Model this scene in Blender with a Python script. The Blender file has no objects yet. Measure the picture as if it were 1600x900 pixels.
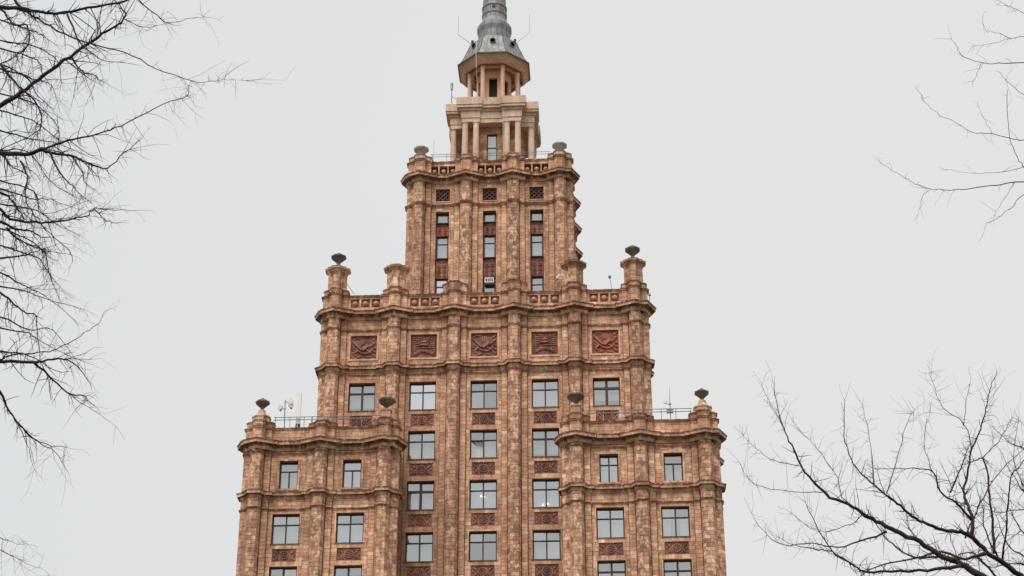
import bpy, math, random
from mathutils import Vector, Matrix
R = random.Random(7)
PI = math.pi
sc = bpy.context.scene
C = sc.collection

# ---------------------------------------------------------------- camera
F_PX, PITCH, YAW, ROLL = 3005.0, math.radians(27.997), math.radians(-2.970), math.radians(-0.0485)
CAM = Vector((8.172, -120.0, 1.6))
FW = Vector((math.sin(YAW)*math.cos(PITCH), math.cos(YAW)*math.cos(PITCH), math.sin(PITCH)))
RT0 = Vector((math.cos(YAW), -math.sin(YAW), 0)); UP0 = RT0.cross(FW)
RT = RT0*math.cos(ROLL)+UP0*math.sin(ROLL); UP = -RT0*math.sin(ROLL)+UP0*math.cos(ROLL)
cam = bpy.data.objects.new('camera', bpy.data.cameras.new('camera'))
cam.data.sensor_width = 36; cam.data.lens = F_PX/1600*36
cam.data.clip_start = 0.1; cam.data.clip_end = 5000
M = Matrix((RT, UP, -FW)).transposed().to_4x4(); M.translation = CAM
cam.matrix_world = M
C.objects.link(cam); sc.camera = cam

# ---------------------------------------------------------------- sky, sun, exposure (overcast)
w = bpy.data.worlds.new('World'); sc.world = w; w.use_nodes = True
nt = w.node_tree; nt.nodes.clear()
def wn(t): return nt.nodes.new(t)
SUN_EL, SUN_AZ = math.radians(58), math.radians(200)     # azimuth clockwise from +Y
sky = wn('ShaderNodeTexSky'); sky.sky_type = 'NISHITA'; sky.sun_disc = False
sky.sun_elevation = SUN_EL; sky.sun_rotation = SUN_AZ
bg1 = wn('ShaderNodeBackground'); bg1.inputs[1].default_value = 0.05
nt.links.new(sky.outputs[0], bg1.inputs[0])
tc = wn('ShaderNodeTexCoord'); no = wn('ShaderNodeTexNoise'); no.inputs['Scale'].default_value = 1.3; no.inputs['Detail'].default_value = 3
cr = wn('ShaderNodeValToRGB')
cr.color_ramp.elements[0].position = .35; cr.color_ramp.elements[0].color = (.748, .770, .783, 1)
cr.color_ramp.elements[1].position = .7; cr.color_ramp.elements[1].color = (.792, .792, .792, 1)
sx_ = wn('ShaderNodeSeparateXYZ'); ad = wn('ShaderNodeMath'); ad.operation = 'MULTIPLY_ADD'; ad.inputs[1].default_value = .9; ad.inputs[2].default_value = .05
a2 = wn('ShaderNodeMath'); a2.operation = 'ADD'
nt.links.new(tc.outputs['Generated'], no.inputs['Vector']); nt.links.new(tc.outputs['Generated'], sx_.inputs[0]); nt.links.new(sx_.outputs[0], ad.inputs[0])
nt.links.new(ad.outputs[0], a2.inputs[0]); nt.links.new(no.outputs[0], a2.inputs[1]); nt.links.new(a2.outputs[0], cr.inputs[0])
bg2 = wn('ShaderNodeBackground'); bg2.inputs[1].default_value = 1.0
nt.links.new(cr.outputs[0], bg2.inputs[0])
mx = wn('ShaderNodeMixShader'); mx.inputs[0].default_value = 0.97
nt.links.new(bg1.outputs[0], mx.inputs[1]); nt.links.new(bg2.outputs[0], mx.inputs[2])
ow = wn('ShaderNodeOutputWorld'); nt.links.new(mx.outputs[0], ow.inputs[0])
sun = bpy.data.objects.new('sun', bpy.data.lights.new('sun', 'SUN'))
sun.data.energy = 3.0; sun.data.angle = math.radians(35); sun.data.color = (1, .96, .9)
sd = Vector((math.sin(SUN_AZ)*math.cos(SUN_EL), math.cos(SUN_AZ)*math.cos(SUN_EL), math.sin(SUN_EL)))
sun.rotation_euler = sd.to_track_quat('Z', 'Y').to_euler(); C.objects.link(sun)
sc.view_settings.view_transform = 'Standard'; sc.view_settings.look = 'None'
sc.view_settings.exposure = 0.0; sc.view_settings.gamma = 1.0

# ---------------------------------------------------------------- materials
def newmat(name):
    m = bpy.data.materials.new(name); m.use_nodes = True
    n = m.node_tree; b = n.nodes['Principled BSDF']
    return m, n, b
def node(n, t, **kw):
    x = n.nodes.new(t)
    for k, v in kw.items(): setattr(x, k, v)
    return x
def mixc(n, fac, a, b, mode='MIX'):
    x = node(n, 'ShaderNodeMix', data_type='RGBA', blend_type=mode)
    for sock, v in ((x.inputs[0], fac), (x.inputs[6], a), (x.inputs[7], b)):
        if hasattr(v, 'is_linked') or hasattr(v, 'node'): n.links.new(v, sock)
        else: sock.default_value = v
    return x.outputs[2]
def noise(n, scale, detail=4, vec=(1, 1, 1), rough=.55, off=0):
    t = node(n, 'ShaderNodeNewGeometry'); mp = node(n, 'ShaderNodeMapping')
    mp.inputs['Scale'].default_value = vec; mp.inputs['Location'].default_value = (off, off, off)
    n.links.new(t.outputs['Position'], mp.inputs[0])
    x = node(n, 'ShaderNodeTexNoise'); x.inputs['Scale'].default_value = scale
    x.inputs['Detail'].default_value = detail; x.inputs['Roughness'].default_value = rough
    n.links.new(mp.outputs[0], x.inputs['Vector']); return x.outputs[0]
def ramp(n, fac, p0, p1, c0=(0, 0, 0, 1), c1=(1, 1, 1, 1)):
    r = node(n, 'ShaderNodeValToRGB'); e = r.color_ramp.elements
    e[0].position = p0; e[1].position = p1; e[0].color = c0; e[1].color = c1
    n.links.new(fac, r.inputs[0]); return r.outputs[0]
def scl(n, fac, k):
    x = node(n, 'ShaderNodeMath', operation='MULTIPLY'); n.links.new(fac, x.inputs[0]); x.inputs[1].default_value = k
    return x.outputs[0]
def bump(n, b, fac, dist, strength=1):
    x = node(n, 'ShaderNodeBump'); x.inputs['Distance'].default_value = dist; x.inputs['Strength'].default_value = strength
    n.links.new(fac, x.inputs['Height']); n.links.new(x.outputs[0], b.inputs['Normal'])
def stone_mat(name, streak=.5, red=(.20, .10, .066, 1), grime=.35, rough=.88, mott=.5, big=False, pale=.55):
    m, n, b = newmat(name)
    at = node(n, 'ShaderNodeAttribute', attribute_name='tone')
    c = at.outputs['Color']
    s0 = ramp(n, noise(n, .35, 4, (1, 1, .5), .6, 91), .35, .65, (1.10, 1.08, 1.06, 1), (.80, .74, .70, 1))   # slow drift of the whole wall
    c = mixc(n, 1.0, c, s0, 'MULTIPLY')
    s4 = ramp(n, noise(n, 2.6, 7, (1, 1, .8), .70, 77), .495, .59)       # mottled firing colour
    c = mixc(n, scl(n, s4, mott), c, (.21, .105, .07, 1))
    s3 = ramp(n, noise(n, 3.6, 6, (1, 1, .7), .72, 31), .51, .60)      # lime / pale bloom
    c = mixc(n, scl(n, s3, pale), c, (.80, .66, .50, 1))
    s1 = ramp(n, noise(n, .8, 6, (1, 1, .10), .65), .47, .64)          # long water streaks
    c = mixc(n, scl(n, s1, streak), c, red)
    s5 = ramp(n, noise(n, 3.0, 5, (1, 1, .06), .6, 63), .52, .66)       # narrow run-off lines
    c = mixc(n, scl(n, s5, streak*.6), c, (.15, .075, .05, 1))
    s2 = ramp(n, noise(n, 1.3, 7, (1, 1, .6), .7, 13), .53, .66)       # soot patches
    c = mixc(n, scl(n, s2, grime), c, (.085, .055, .045, 1))
    g = noise(n, 9, 6, (1, 1, 1), .75, 5)
    c = mixc(n, .55, c, ramp(n, g, .25, .75, (.56, .53, .50, 1), (1.0, 1, 1, 1)), 'MULTIPLY')
    c = mixc(n, 1.0, c, (1.47, 1.29, 1.22, 1), 'MULTIPLY')
    if big:                                              # broad rusty run-off stain on the shaft beside the left wing
        gm = node(n, 'ShaderNodeNewGeometry'); sx = node(n, 'ShaderNodeSeparateXYZ'); n.links.new(gm.outputs['Position'], sx.inputs[0])
        def mr(sock, a, b_):
            q = node(n, 'ShaderNodeMapRange'); q.inputs[1].default_value = a; q.inputs[2].default_value = b_; n.links.new(sock, q.inputs[0]); return q.outputs[0]
        f = mr(sx.outputs[0], -.9, -3.6)
        for k in (mr(sx.outputs[0], -6.9, -5.4), mr(sx.outputs[1], -1.2, -.9), mr(sx.outputs[2], 57.5, 52), ramp(n, noise(n, .8, 5, (1, 1, .35), .6, 50), .3, .6)):
            q = node(n, 'ShaderNodeMath', operation='MULTIPLY'); n.links.new(f, q.inputs[0]); n.links.new(k, q.inputs[1]); f = q.outputs[0]
        c = mixc(n, scl(n, f, .62), c, (.20, .085, .05, 1))
    n.links.new(c, b.inputs['Base Color']); b.inputs['Roughness'].default_value = rough
    bump(n, b, noise(n, 14, 5, (1, 1, 1), .7), .03, .6)
    return m
def plain_mat(name, col, rough=.6, metal=0, col2=None, scale=3, p=(.4, .65), vec=(1, 1, 1), bd=0):
    m, n, b = newmat(name)
    if col2:
        c = ramp(n, noise(n, scale, 5, vec), p[0], p[1], col+(1,), col2+(1,)); n.links.new(c, b.inputs['Base Color'])
    else: b.inputs['Base Color'].default_value = col+(1,)
    b.inputs['Roughness'].default_value = rough; b.inputs['Metallic'].default_value = metal
    if bd: bump(n, b, noise(n, scale*5, 4), bd, .7)
    return m
STONE = stone_mat('weathered_stone', .50, grime=.22, big=True, mott=.32, pale=.32)
PIERM = stone_mat('weathered_pier_stone', .50, grime=.58, mott=.62, big=True, pale=.60)
CORN = stone_mat('stained_cornice_stone', .62, (.17, .08, .055, 1), .45)
BEIGE = stone_mat('pale_render', .30, (.34, .22, .17, 1), .22, mott=.16, pale=.25)
def terra_mat(name, a, b, amt=.5):
    m = plain_mat(name, a, .82, 0, b, 2.4, (.40, .60), (1, 1, .7), .02); n = m.node_tree; bs = n.nodes['Principled BSDF']
    c = bs.inputs['Base Color'].links[0].from_socket; oi = node(n, 'ShaderNodeObjectInfo')
    c = mixc(n, amt, c, ramp(n, oi.outputs['Random'], 0, 1, (.70, .78, .85, 1), (1.3, 1.22, 1.15, 1)), 'MULTIPLY')
    c = mixc(n, scl(n, ramp(n, noise(n, 1.0, 6, (1, 1, .3), .7, 21), .5, .65), .6), c, (.075, .045, .04, 1))
    c = mixc(n, scl(n, ramp(n, noise(n, 6, 5, (1, 1, .6), .7, 44), .56, .68), .35), c, (.50, .33, .25, 1))
    n.links.new(c, bs.inputs['Base Color']); return m
TERRA = terra_mat('terracotta', (.32, .13, .09), (.16, .072, .058))
MORTAR = plain_mat('mortar', (.13, .08, .055), .95)
FRAME = plain_mat('painted_wood_frame', (.035, .014, .013), .5)
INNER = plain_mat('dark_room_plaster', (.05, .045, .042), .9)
CURT = plain_mat('pale_curtain', (.60, .60, .58), .9, 0, (.55, .555, .55), 2, (.35, .65), (1, 1, .3))
FIN = plain_mat('grey_concrete', (.12, .092, .078), .85, 0, (.22, .18, .15), 2.2, (.42, .6), (1, 1, 1), .02)
FINPALE = plain_mat('pale_concrete', (.32, .30, .28), .85, 0, (.42, .40, .37), 2.5, (.4, .6), (1, 1, 1), .02)
ROOF = plain_mat('weathered_zinc', (.15, .145, .148), .6, .2, (.29, .285, .285), 1.6, (.36, .62), (3, 3, .5), .02)
ROOFD = plain_mat('zinc_seam', (.10, .095, .095), .6, .2)
RAIL = plain_mat('galvanised_steel', (.30, .30, .31), .5, .5)
WHITE = plain_mat('white_plastic', (.74, .73, .69), .5)
VOID = plain_mat('unlit_opening', (.006, .005, .005), 1.0); VOID.node_tree.nodes['Principled BSDF'].inputs['Specular IOR Level'].default_value = 0
DARK = plain_mat('dark_metal', (.03, .03, .032), .6)
TAR = plain_mat('roof_felt', (.10, .09, .085), .9)
BARK = plain_mat('dark_bark', (.014, .007, .008), .9, 0, (.045, .026, .024), 20, (.4, .6), (1, 1, 1), .004)
GRND = plain_mat('grass_and_asphalt', (.06, .075, .035), .95, 0, (.11, .10, .08), .05, (.4, .6))
def glass_mat(name, tint, refl):
    m = bpy.data.materials.new(name); m.use_nodes = True; n = m.node_tree; n.nodes.clear()
    g = node(n, 'ShaderNodeBsdfGlossy'); g.inputs[0].default_value = tint+(1,); g.inputs['Roughness'].default_value = .04
    bumpn = node(n, 'ShaderNodeBump'); bumpn.inputs['Distance'].default_value = .012; bumpn.inputs['Strength'].default_value = .25
    n.links.new(noise(n, 1.1, 2), bumpn.inputs['Height']); n.links.new(bumpn.outputs[0], g.inputs['Normal'])
    t = node(n, 'ShaderNodeBsdfTransparent'); t.inputs[0].default_value = (.86, .88, .87, 1)
    mxs = node(n, 'ShaderNodeMixShader'); mxs.inputs[0].default_value = refl
    n.links.new(t.outputs[0], mxs.inputs[1]); n.links.new(g.outputs[0], mxs.inputs[2])
    o = node(n, 'ShaderNodeOutputMaterial'); n.links.new(mxs.outputs[0], o.inputs[0]); return m
GLASS = [glass_mat('window_glass', (.84, .86, .87), .50), glass_mat('window_glass_grey', (.82, .84, .86), .62),
         glass_mat('window_glass_bright', (.95, .95, 1.0), .78)]
LAMP, n_, b_ = newmat('warm_lamp'); b_.inputs['Emission Color'].default_value = (1, .72, .45, 1); b_.inputs['Emission Strength'].default_value = 6

# ---------------------------------------------------------------- mesh helper
class MB:
    def __init__(s): s.v = []; s.f = []; s.c = []
    def face(s, pts, col=(.46, .30, .19)):
        b = len(s.v); s.v += [tuple(p) for p in pts]; s.f.append(tuple(range(b, b+len(pts)))); s.c.append(col)
    def box(s, lo, hi, col=(.46, .30, .19), u=None, v=None, w=None, o=None):
        """box in a local frame o + u*a + v*b + w*c"""
        u = u or Vector((1, 0, 0)); v = v or Vector((0, 1, 0)); w = w or Vector((0, 0, 1)); o = o or Vector((0, 0, 0))
        b = len(s.v)
        for c in (lo[2], hi[2]):
            for a, d in ((lo[0], lo[1]), (hi[0], lo[1]), (hi[0], hi[1]), (lo[0], hi[1])):
                s.v.append(tuple(o+u*a+v*d+w*c))
        for q in ((3, 2, 1, 0), (4, 5, 6, 7), (0, 1, 5, 4), (1, 2, 6, 5), (2, 3, 7, 6), (3, 0, 4, 7)):
            s.f.append(tuple(b+i for i in q)); s.c.append(col)
    def lathe(s, prof, cx, cy, n=8, rot=None, col=(.46, .30, .19), smooth=False):
        rot = PI/n if rot is None else rot
        b = len(s.v); k = len(prof)
        for r, z in prof:
            for i in range(n):
                a = rot+2*PI*i/n; s.v.append((cx+r*math.cos(a), cy+r*math.sin(a), z))
        for j in range(k-1):
            for i in range(n):
                s.f.append((b+j*n+i, b+j*n+(i+1) % n, b+(j+1)*n+(i+1) % n, b+(j+1)*n+i)); s.c.append(col)
        s.f.append(tuple(b+i for i in reversed(range(n)))); s.c.append(col)
        s.f.append(tuple(b+(k-1)*n+i for i in range(n))); s.c.append(col)
    def tube(s, pts, rad, n=6, col=(.1, .1, .1)):
        b = len(s.v); m = len(pts)
        for i, p in enumerate(pts):
            p = Vector(p); q = Vector(pts[min(i+1, m-1)])-Vector(pts[max(i-1, 0)])
            if q.length < 1e-9: q = Vector((0, 0, 1))
            q.normalize(); a = q.orthogonal() if i == 0 else a - q*a.dot(q)
            if a.length < 1e-6: a = q.orthogonal()
            a.normalize(); c = q.cross(a); r = rad[i] if isinstance(rad, (list, tuple)) else rad
            for k in range(n):
                t = 2*PI*k/n; s.v.append(tuple(p+a*(r*math.cos(t))+c*(r*math.sin(t))))
        for i in range(m-1):
            for k in range(n):
                s.f.append((b+i*n+k, b+i*n+(k+1) % n, b+(i+1)*n+(k+1) % n, b+(i+1)*n+k)); s.c.append(col)
        s.f.append(tuple(b+k for k in reversed(range(n)))); s.c.append(col)
        s.f.append(tuple(b+(m-1)*n+k for k in range(n))); s.c.append(col)
    def mesh(s, name, mat, tone=True):
        me = bpy.data.meshes.new(name); me.from_pydata(s.v, [], s.f)
        if tone:
            at = me.color_attributes.new('tone', 'FLOAT_COLOR', 'CORNER')
            buf = []
            for f, c in zip(s.f, s.c): buf += [c[0], c[1], c[2], 1.0]*len(f)
            at.data.foreach_set('color', buf)
        me.materials.append(mat); me.update(); return me
    def build(s, name, mat, parent=None, tone=True, kind=None, smooth=False, label=None):
        me = s.mesh(name, mat, tone)
        if smooth: me.polygons.foreach_set('use_smooth', [True]*len(me.polygons))
        return link(name, me, parent, kind, label)
def link(name, me, parent=None, kind=None, label=None, loc=None):
    o = bpy.data.objects.new(name, me); C.objects.link(o)
    if parent is not None:
        o.parent = parent
        o.matrix_parent_inverse = Matrix.Identity(4)
        off = Vector((0, 0, 0)); q = parent
        while q is not None: off += q.location; q = q.parent
        o.location = -off
    if loc is not None: o.location = Vector(o.location)+Vector(loc)
    if kind: o['kind'] = kind
    if label: o['label'] = label
    return o
def thing(name, loc, label, cat, group=None):
    o = bpy.data.objects.new(name, None); o.location = loc; C.objects.link(o)
    o['label'] = label; o['category'] = cat
    if group: o['group'] = group
    return o
V = lambda *a: Vector(a)

# ---------------------------------------------------------------- stone tones
TONES = [((.47, .315, .205), 30), ((.60, .44, .31), 20), ((.52, .335, .23), 14), ((.40, .25, .16), 16),
         ((.36, .24, .16), 4), ((.45, .255, .165), 7), ((.46, .345, .24), 10), ((.70, .55, .42), 5)]
TPIER = [((.47, .31, .20), 30), ((.56, .395, .265), 20), ((.50, .32, .22), 12), ((.34, .225, .15), 16),
         ((.22, .16, .12), 13), ((.42, .235, .15), 7), ((.42, .31, .21), 10), ((.64, .49, .36), 6)]
TCORN = [((.46, .30, .195), 30), ((.52, .36, .245), 26), ((.38, .215, .14), 14), ((.30, .18, .12), 6), ((.58, .43, .31), 14)]
TBED_SHADE = [((.15, .08, .06), 5), ((.19, .105, .075), 4), ((.12, .065, .05), 3)]  # bed mould and soffit: dark crust plus under-ledge shade painted into the tone
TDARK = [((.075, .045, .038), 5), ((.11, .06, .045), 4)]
TBEIGE = [((.50, .43, .355), 10), ((.45, .38, .31), 6), ((.54, .465, .39), 6)]
TBROWN = [((.33, .19, .115), 10), ((.27, .145, .09), 8), ((.40, .25, .155), 6), ((.22, .12, .08), 4)]
def tone(pal, rng=R):
    t = rng.uniform(0, sum(w for _, w in pal))
    for c, wt in pal:
        t -= wt
        if t <= 0: break
    k = rng.uniform(.88, 1.10)
    return (c[0]*k, c[1]*k*rng.uniform(.97, 1.03), c[2]*k*rng.uniform(.95, 1.05))

# ---------------------------------------------------------------- plan outlines
LOBE = [(-.42, 0), (-.42, .22), (-.27, .45), (.27, .45), (.42, .22), (.42, 0)]
GRV = .06
LOBEP = [(-.42, 0), (-.42, .25), (0, .46), (.42, .25), (.42, 0)]
LOBEC = [(-.80, 0), (-.80, .12), (0, .50), (.80, .12), (.80, 0)]
PH, STEP = .87, .15
def outline(x0, x1, y0, y1, front, side_r, side_l, lobe, groove=False):
    """closed plan polygon, counter-clockwise; returns points and a tag for the segment that starts there"""
    pts, tags = [], []
    back = [(x1-x) for x in (front)]
    back.sort()
    for (ox, oy), (ux, uy), L, ps, fid in (((x0, y0), (1, 0), x1-x0, [x-x0 for x in front], 'front'),
                                      ((x1, y0), (0, 1), y1-y0, [y-y0 for y in side_r], 'right'),
                                      ((x1, y1), (-1, 0), x1-x0, back, 'back'),
                                      ((x0, y1), (0, -1), y1-y0, sorted(y1-y for y in side_l), 'left')):
        nx, ny = uy, -ux
        def add(s, o, t): pts.append((ox+ux*s+nx*o, oy+uy*s+ny*o)); tags.append((t, fid))
        add(0, 0, 'pil')
        base = lobe
        for i, c in enumerate(ps):
            lobe = list(base)
            if base[-1][0] > .5:                            # a prow is cut short where the wall ends
                if c < .6: lobe[0] = (-.47, 0); lobe[1] = (-.47, .28)
                if L-c < .6: lobe[-1] = (.47, 0); lobe[-2] = (.47, .28)
            if i > 0:
                if groove: add(c-PH-.04, -STEP, 'slot'); add(c-PH-.04, -STEP-.08, 'slot'); add(c-PH, -STEP-.08, 'step'); add(c-PH, 0, 'pil')
                else: add(c-PH, -STEP, 'step'); add(c-PH, 0, 'pil')
            h = lobe[-1][0]; hl = -lobe[0][0]
            if groove and i > 0: add(c-h-GRV, 0, 'slot'); add(c-h-GRV, -.10, 'slot'); add(c-h, -.13, 'lobe')
            else: add(c-hl, 0, 'lobe')
            for k, (s, o) in enumerate(lobe[1:-1]): add(c+s, o, 'lobe')
            if groove and i < len(ps)-1: add(c+h, -.10, 'slot'); add(c+h+GRV, -.10, 'slot'); add(c+h+GRV, 0, 'pil')
            else: add(c+h, 0, 'pil')
            if i < len(ps)-1:
                if groove: add(c+PH, 0, 'step'); add(c+PH, -STEP-.08, 'slot'); add(c+PH+.04, -STEP-.08, 'slot'); add(c+PH+.04, -STEP, 'wall')
                else: add(c+PH, 0, 'step'); add(c+PH, -STEP, 'wall')
    return pts, tags
def offset(pts, d):
    out = []; n = len(pts)
    for i in range(n):
        a, b, c = Vector(pts[i-1]), Vector(pts[i]), Vector(pts[(i+1) % n])
        e1, e2 = (b-a).normalized(), (c-b).normalized()
        n1, n2 = Vector((e1.y, -e1.x)), Vector((e2.y, -e2.x))
        m = n1+n2
        if m.length < .05: out.append(b+n1*d); continue
        m = m.normalized(); out.append(b+m*(d/max(.35, m.dot(n1))))
    return out
def sweep(mb, pts, prof, pal=TCORN, piece=.62, rng=None):
    """cornice: profile [(out, z)] (closed) swept round the outline, cut into stones of their own tone with sunk joints"""
    rng = rng or random.Random(len(pts)+int(prof[0][1]*100))
    dark = [(p[2] if len(p) > 2 else 0) for p in prof]; prof = [p[:2] for p in prof]
    n = len(pts); offs = [offset(pts, o) for o, z in prof]
    for i in range(n):
        j = (i+1) % n
        L = (Vector(pts[j])-Vector(pts[i])).length
        k = max(1, round(L/piece))
        for q in range(k):
            t0, t1 = q/k, (q+1)/k
            col = tone(pal, rng)
            for a in range(len(prof)):
                b = (a+1) % len(prof)
                A, B = offs[a], offs[b]
                f = []
                for P, z, t in ((A, prof[a][1], t0), (A, prof[a][1], t1), (B, prof[b][1], t1), (B, prof[b][1], t0)):
                    xy = P[i].lerp(P[j], t); f.append((xy.x, xy.y, z))
                mb.face(f, tone((None, TDARK, TBED_SHADE)[dark[a]], rng) if dark[a] else col)
def facing(mb, p0, p1, z0, z1, opens=(), h=.27, wr=(.30, .62), pal=TONES, e0=0, e1=0, share=None, blocks=None, proud=(.014, .024)):
    """ashlar: every stone a chamfered block of its own tone, in courses that break round the openings"""
    a, b = Vector(p0), Vector(p1); L = (b-a).length; u = (b-a)/L; nrm = Vector((u.y, -u.x))
    zs = {z0, z1}
    for o in opens:
        for z in (o[2], o[3]):
            if z0 < z < z1: zs.add(z)
    zs = sorted(zs); rows = []
    for lo, hi in zip(zs, zs[1:]):
        k = max(1, round((hi-lo)/h))
        rows += [(lo+(hi-lo)*i/k, lo+(hi-lo)*(i+1)/k) for i in range(k)]
    for ri, (ra, rb) in enumerate(rows):
        mid = (ra+rb)/2
        free = [(-e0, L+e1)]
        for o in opens:
            if o[2] < mid < o[3]:
                nf = []
                for fa, fb in free:
                    if o[0] > fa: nf.append((fa, min(fb, o[0])))
                    if o[1] < fb: nf.append((max(fa, o[1]), fb))
                free = [x for x in nf if x[1]-x[0] > .03]
        for fa, fb in free:
            s = fa; first = True
            while s < fb-.02:
                wd = R.uniform(*wr)*(R.uniform(.5, 1) if first else 1); first = False
                if fb-s-wd < wr[0]*.6: wd = fb-s
                e = min(fb, s+wd)
                if share is not None: col = share[min(len(share)-1, ri)] if R.random() < .7 else tone(pal)
                else: col = tone(pal)
                g = .004; c = min(.007, (e-s)*.2); d = R.uniform(*proud)
                def P(ss, zz, dd): q = a+u*ss+nrm*dd; return (q.x, q.y, zz)
                i0 = [P(s+g, ra+g, -.005), P(e-g, ra+g, -.005), P(e-g, rb-g, -.005), P(s+g, rb-g, -.005)]
                i1 = [P(s+g+c, ra+g+c, d), P(e-g-c, ra+g+c, d), P(e-g-c, rb-g-c, d), P(s+g+c, rb-g-c, d)]
                st = (i0, i1, col, (e-s)*(rb-ra))
                if blocks is not None: blocks.append(st)
                else: emit(mb, st)
                s = e
def emit(mb, st):
    i0, i1, col, _ = st; b = len(mb.v); mb.v += i0+i1
    mb.f.append((b+4, b+5, b+6, b+7)); mb.c.append(col)
    for k in range(4):
        j = (k+1) % 4; mb.f.append((b+k, b+j, b+4+j, b+4+k)); mb.c.append(col)
def backing(mb, p0, p1, z0, z1, opens=(), depth=.32, back=False, col=(.2, .13, .09)):
    a, b = Vector(p0), Vector(p1); L = (b-a).length; u = (b-a)/L; nrm = Vector((u.y, -u.x))
    def P(s, z, d=0): q = a+u*s+nrm*d; return (q.x, q.y, z)
    ss = sorted({0, L}|{min(max(x, 0), L) for o in opens for x in o[:2]}); zs = sorted({z0, z1}|{min(max(x, z0), z1) for o in opens for x in o[2:4]})
    for s0, s1 in zip(ss, ss[1:]):
        for q0, q1 in zip(zs, zs[1:]):
            ms, mz = (s0+s1)/2, (q0+q1)/2
            if any(o[0] < ms < o[1] and o[2] < mz < o[3] for o in opens): continue
            mb.face([P(s0, q0), P(s1, q0), P(s1, q1), P(s0, q1)], col)
    for o in opens:                                      # reveals
        s0, s1, q0, q1 = o[:4]; d = -depth; f = .03; rc = (.36, .225, .145)
        mb.face([P(s0, q0, f), P(s0, q0, d), P(s0, q1, d), P(s0, q1, f)], rc)
        mb.face([P(s1, q0, d), P(s1, q0, f), P(s1, q1, f), P(s1, q1, d)], rc)
        mb.face([P(s0, q1, f), P(s0, q1, d), P(s1, q1, d), P(s1, q1, f)], rc)
        mb.face([P(s0, q0, d), P(s0, q0, f), P(s1, q0, f), P(s1, q0, d)], rc)
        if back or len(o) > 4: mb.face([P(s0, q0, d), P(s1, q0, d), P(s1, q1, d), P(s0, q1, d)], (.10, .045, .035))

# ================================================================ ground
g = MB(); g.face([(-3000, -3000, 0), (3000, -3000, 0), (3000, 3000, 0), (-3000, 3000, 0)])
g.build('ground', GRND, kind='structure', tone=False)

# ================================================================ the tower
tower = thing('tower_block', (0, 0, 0), 'tall stepped brown stone tower with tiled piers, cornices and a grey spire', 'tower')
UX, UZ, NF = V(1, 0, 0), V(0, 0, 1), V(0, -1, 0)      # local axes of a front panel: right, up, towards the viewer
ALLBLOCKS = []

def wall_tier(name, x0, x1, y0, y1, front, side_r, side_l, zlo, zhi, ztile, opens, skip=()):
    """opens: {bay index: [(half, zlow, zhigh, solid)]} on the front; walls, piers and their ashlar"""
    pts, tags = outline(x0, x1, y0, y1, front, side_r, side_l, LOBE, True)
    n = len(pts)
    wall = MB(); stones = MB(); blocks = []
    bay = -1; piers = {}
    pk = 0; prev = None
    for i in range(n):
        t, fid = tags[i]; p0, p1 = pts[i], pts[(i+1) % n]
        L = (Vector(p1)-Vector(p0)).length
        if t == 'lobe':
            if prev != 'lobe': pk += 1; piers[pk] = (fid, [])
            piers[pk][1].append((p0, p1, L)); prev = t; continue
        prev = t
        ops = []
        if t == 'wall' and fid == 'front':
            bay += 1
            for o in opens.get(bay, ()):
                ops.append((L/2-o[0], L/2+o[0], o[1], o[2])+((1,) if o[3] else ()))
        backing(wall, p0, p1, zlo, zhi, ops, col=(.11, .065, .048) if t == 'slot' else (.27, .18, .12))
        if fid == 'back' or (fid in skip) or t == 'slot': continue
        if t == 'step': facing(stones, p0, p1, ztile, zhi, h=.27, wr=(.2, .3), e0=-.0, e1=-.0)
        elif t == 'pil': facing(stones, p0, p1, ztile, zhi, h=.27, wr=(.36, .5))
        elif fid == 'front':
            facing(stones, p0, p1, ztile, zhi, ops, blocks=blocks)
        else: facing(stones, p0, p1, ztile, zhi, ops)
    w = wall.build('wall', STONE, tower, label=None)
    stones_o = None
    for k, (fid, segs) in piers.items():
        m = MB(); share = [tone(TPIER) for _ in range(200)]
        for (p0, p1, L) in segs:
            backing(m, p0, p1, zlo, zhi)
            if fid != 'back' and fid not in skip:
                facing(m, p0, p1, ztile, zhi, h=.27, wr=(.26, .5), pal=TPIER, e0=.008, e1=.008)
        m.build('pier', PIERM, tower)
    # the largest stones (nearest, above the frame's foot) are parts of their own, the rest one facing
    ALLBLOCKS.append((w, stones, blocks))
    return w

NB = 4.22
P2 = [-10.55, -6.33, -2.11, 2.11, 6.33, 10.55]
win2 = [(56.2, 58.3), (52.53, 54.6), (48.87, 50.92), (45.22, 47.26), (41.56, 43.6)]
spd2 = [(54.97, 55.87), (51.31, 52.21), (47.66, 48.54), (44.0, 44.88)]
def bay2(i):
    o = [(.925, 60.15, 61.95, 1)]
    for k, (a, b) in enumerate(win2): o.append((.93, a, b, 0))
    for a, b in spd2: o.append((.78, a, b, 1))
    return o
opens2 = {i: bay2(i) for i in range(5)}
side2 = [-.15+.5+NB*2.5*k for k in range(3)]
y2b = -.15+.5+NB*5+.5
wall_tier('middle', -11.05, 11.05, -.15, y2b, P2, side2, side2, 0, 63.3, 38.0, opens2)

P3 = [-5.33, -1.777, 1.777, 5.33]
opens3 = {i: [(.50, 66.0, 74.8, 0), (.54, 75.72, 76.8, 1)] for i in range(3)}
y3 = 4.92; side3 = [y3+.5+4.05*k for k in range(4)]; y3b = side3[-1]+.5
wall_tier('upper', -5.83, 5.83, y3, y3b, P3, side3, side3, 64.2, 77.4, 65.2, opens3)

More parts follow.
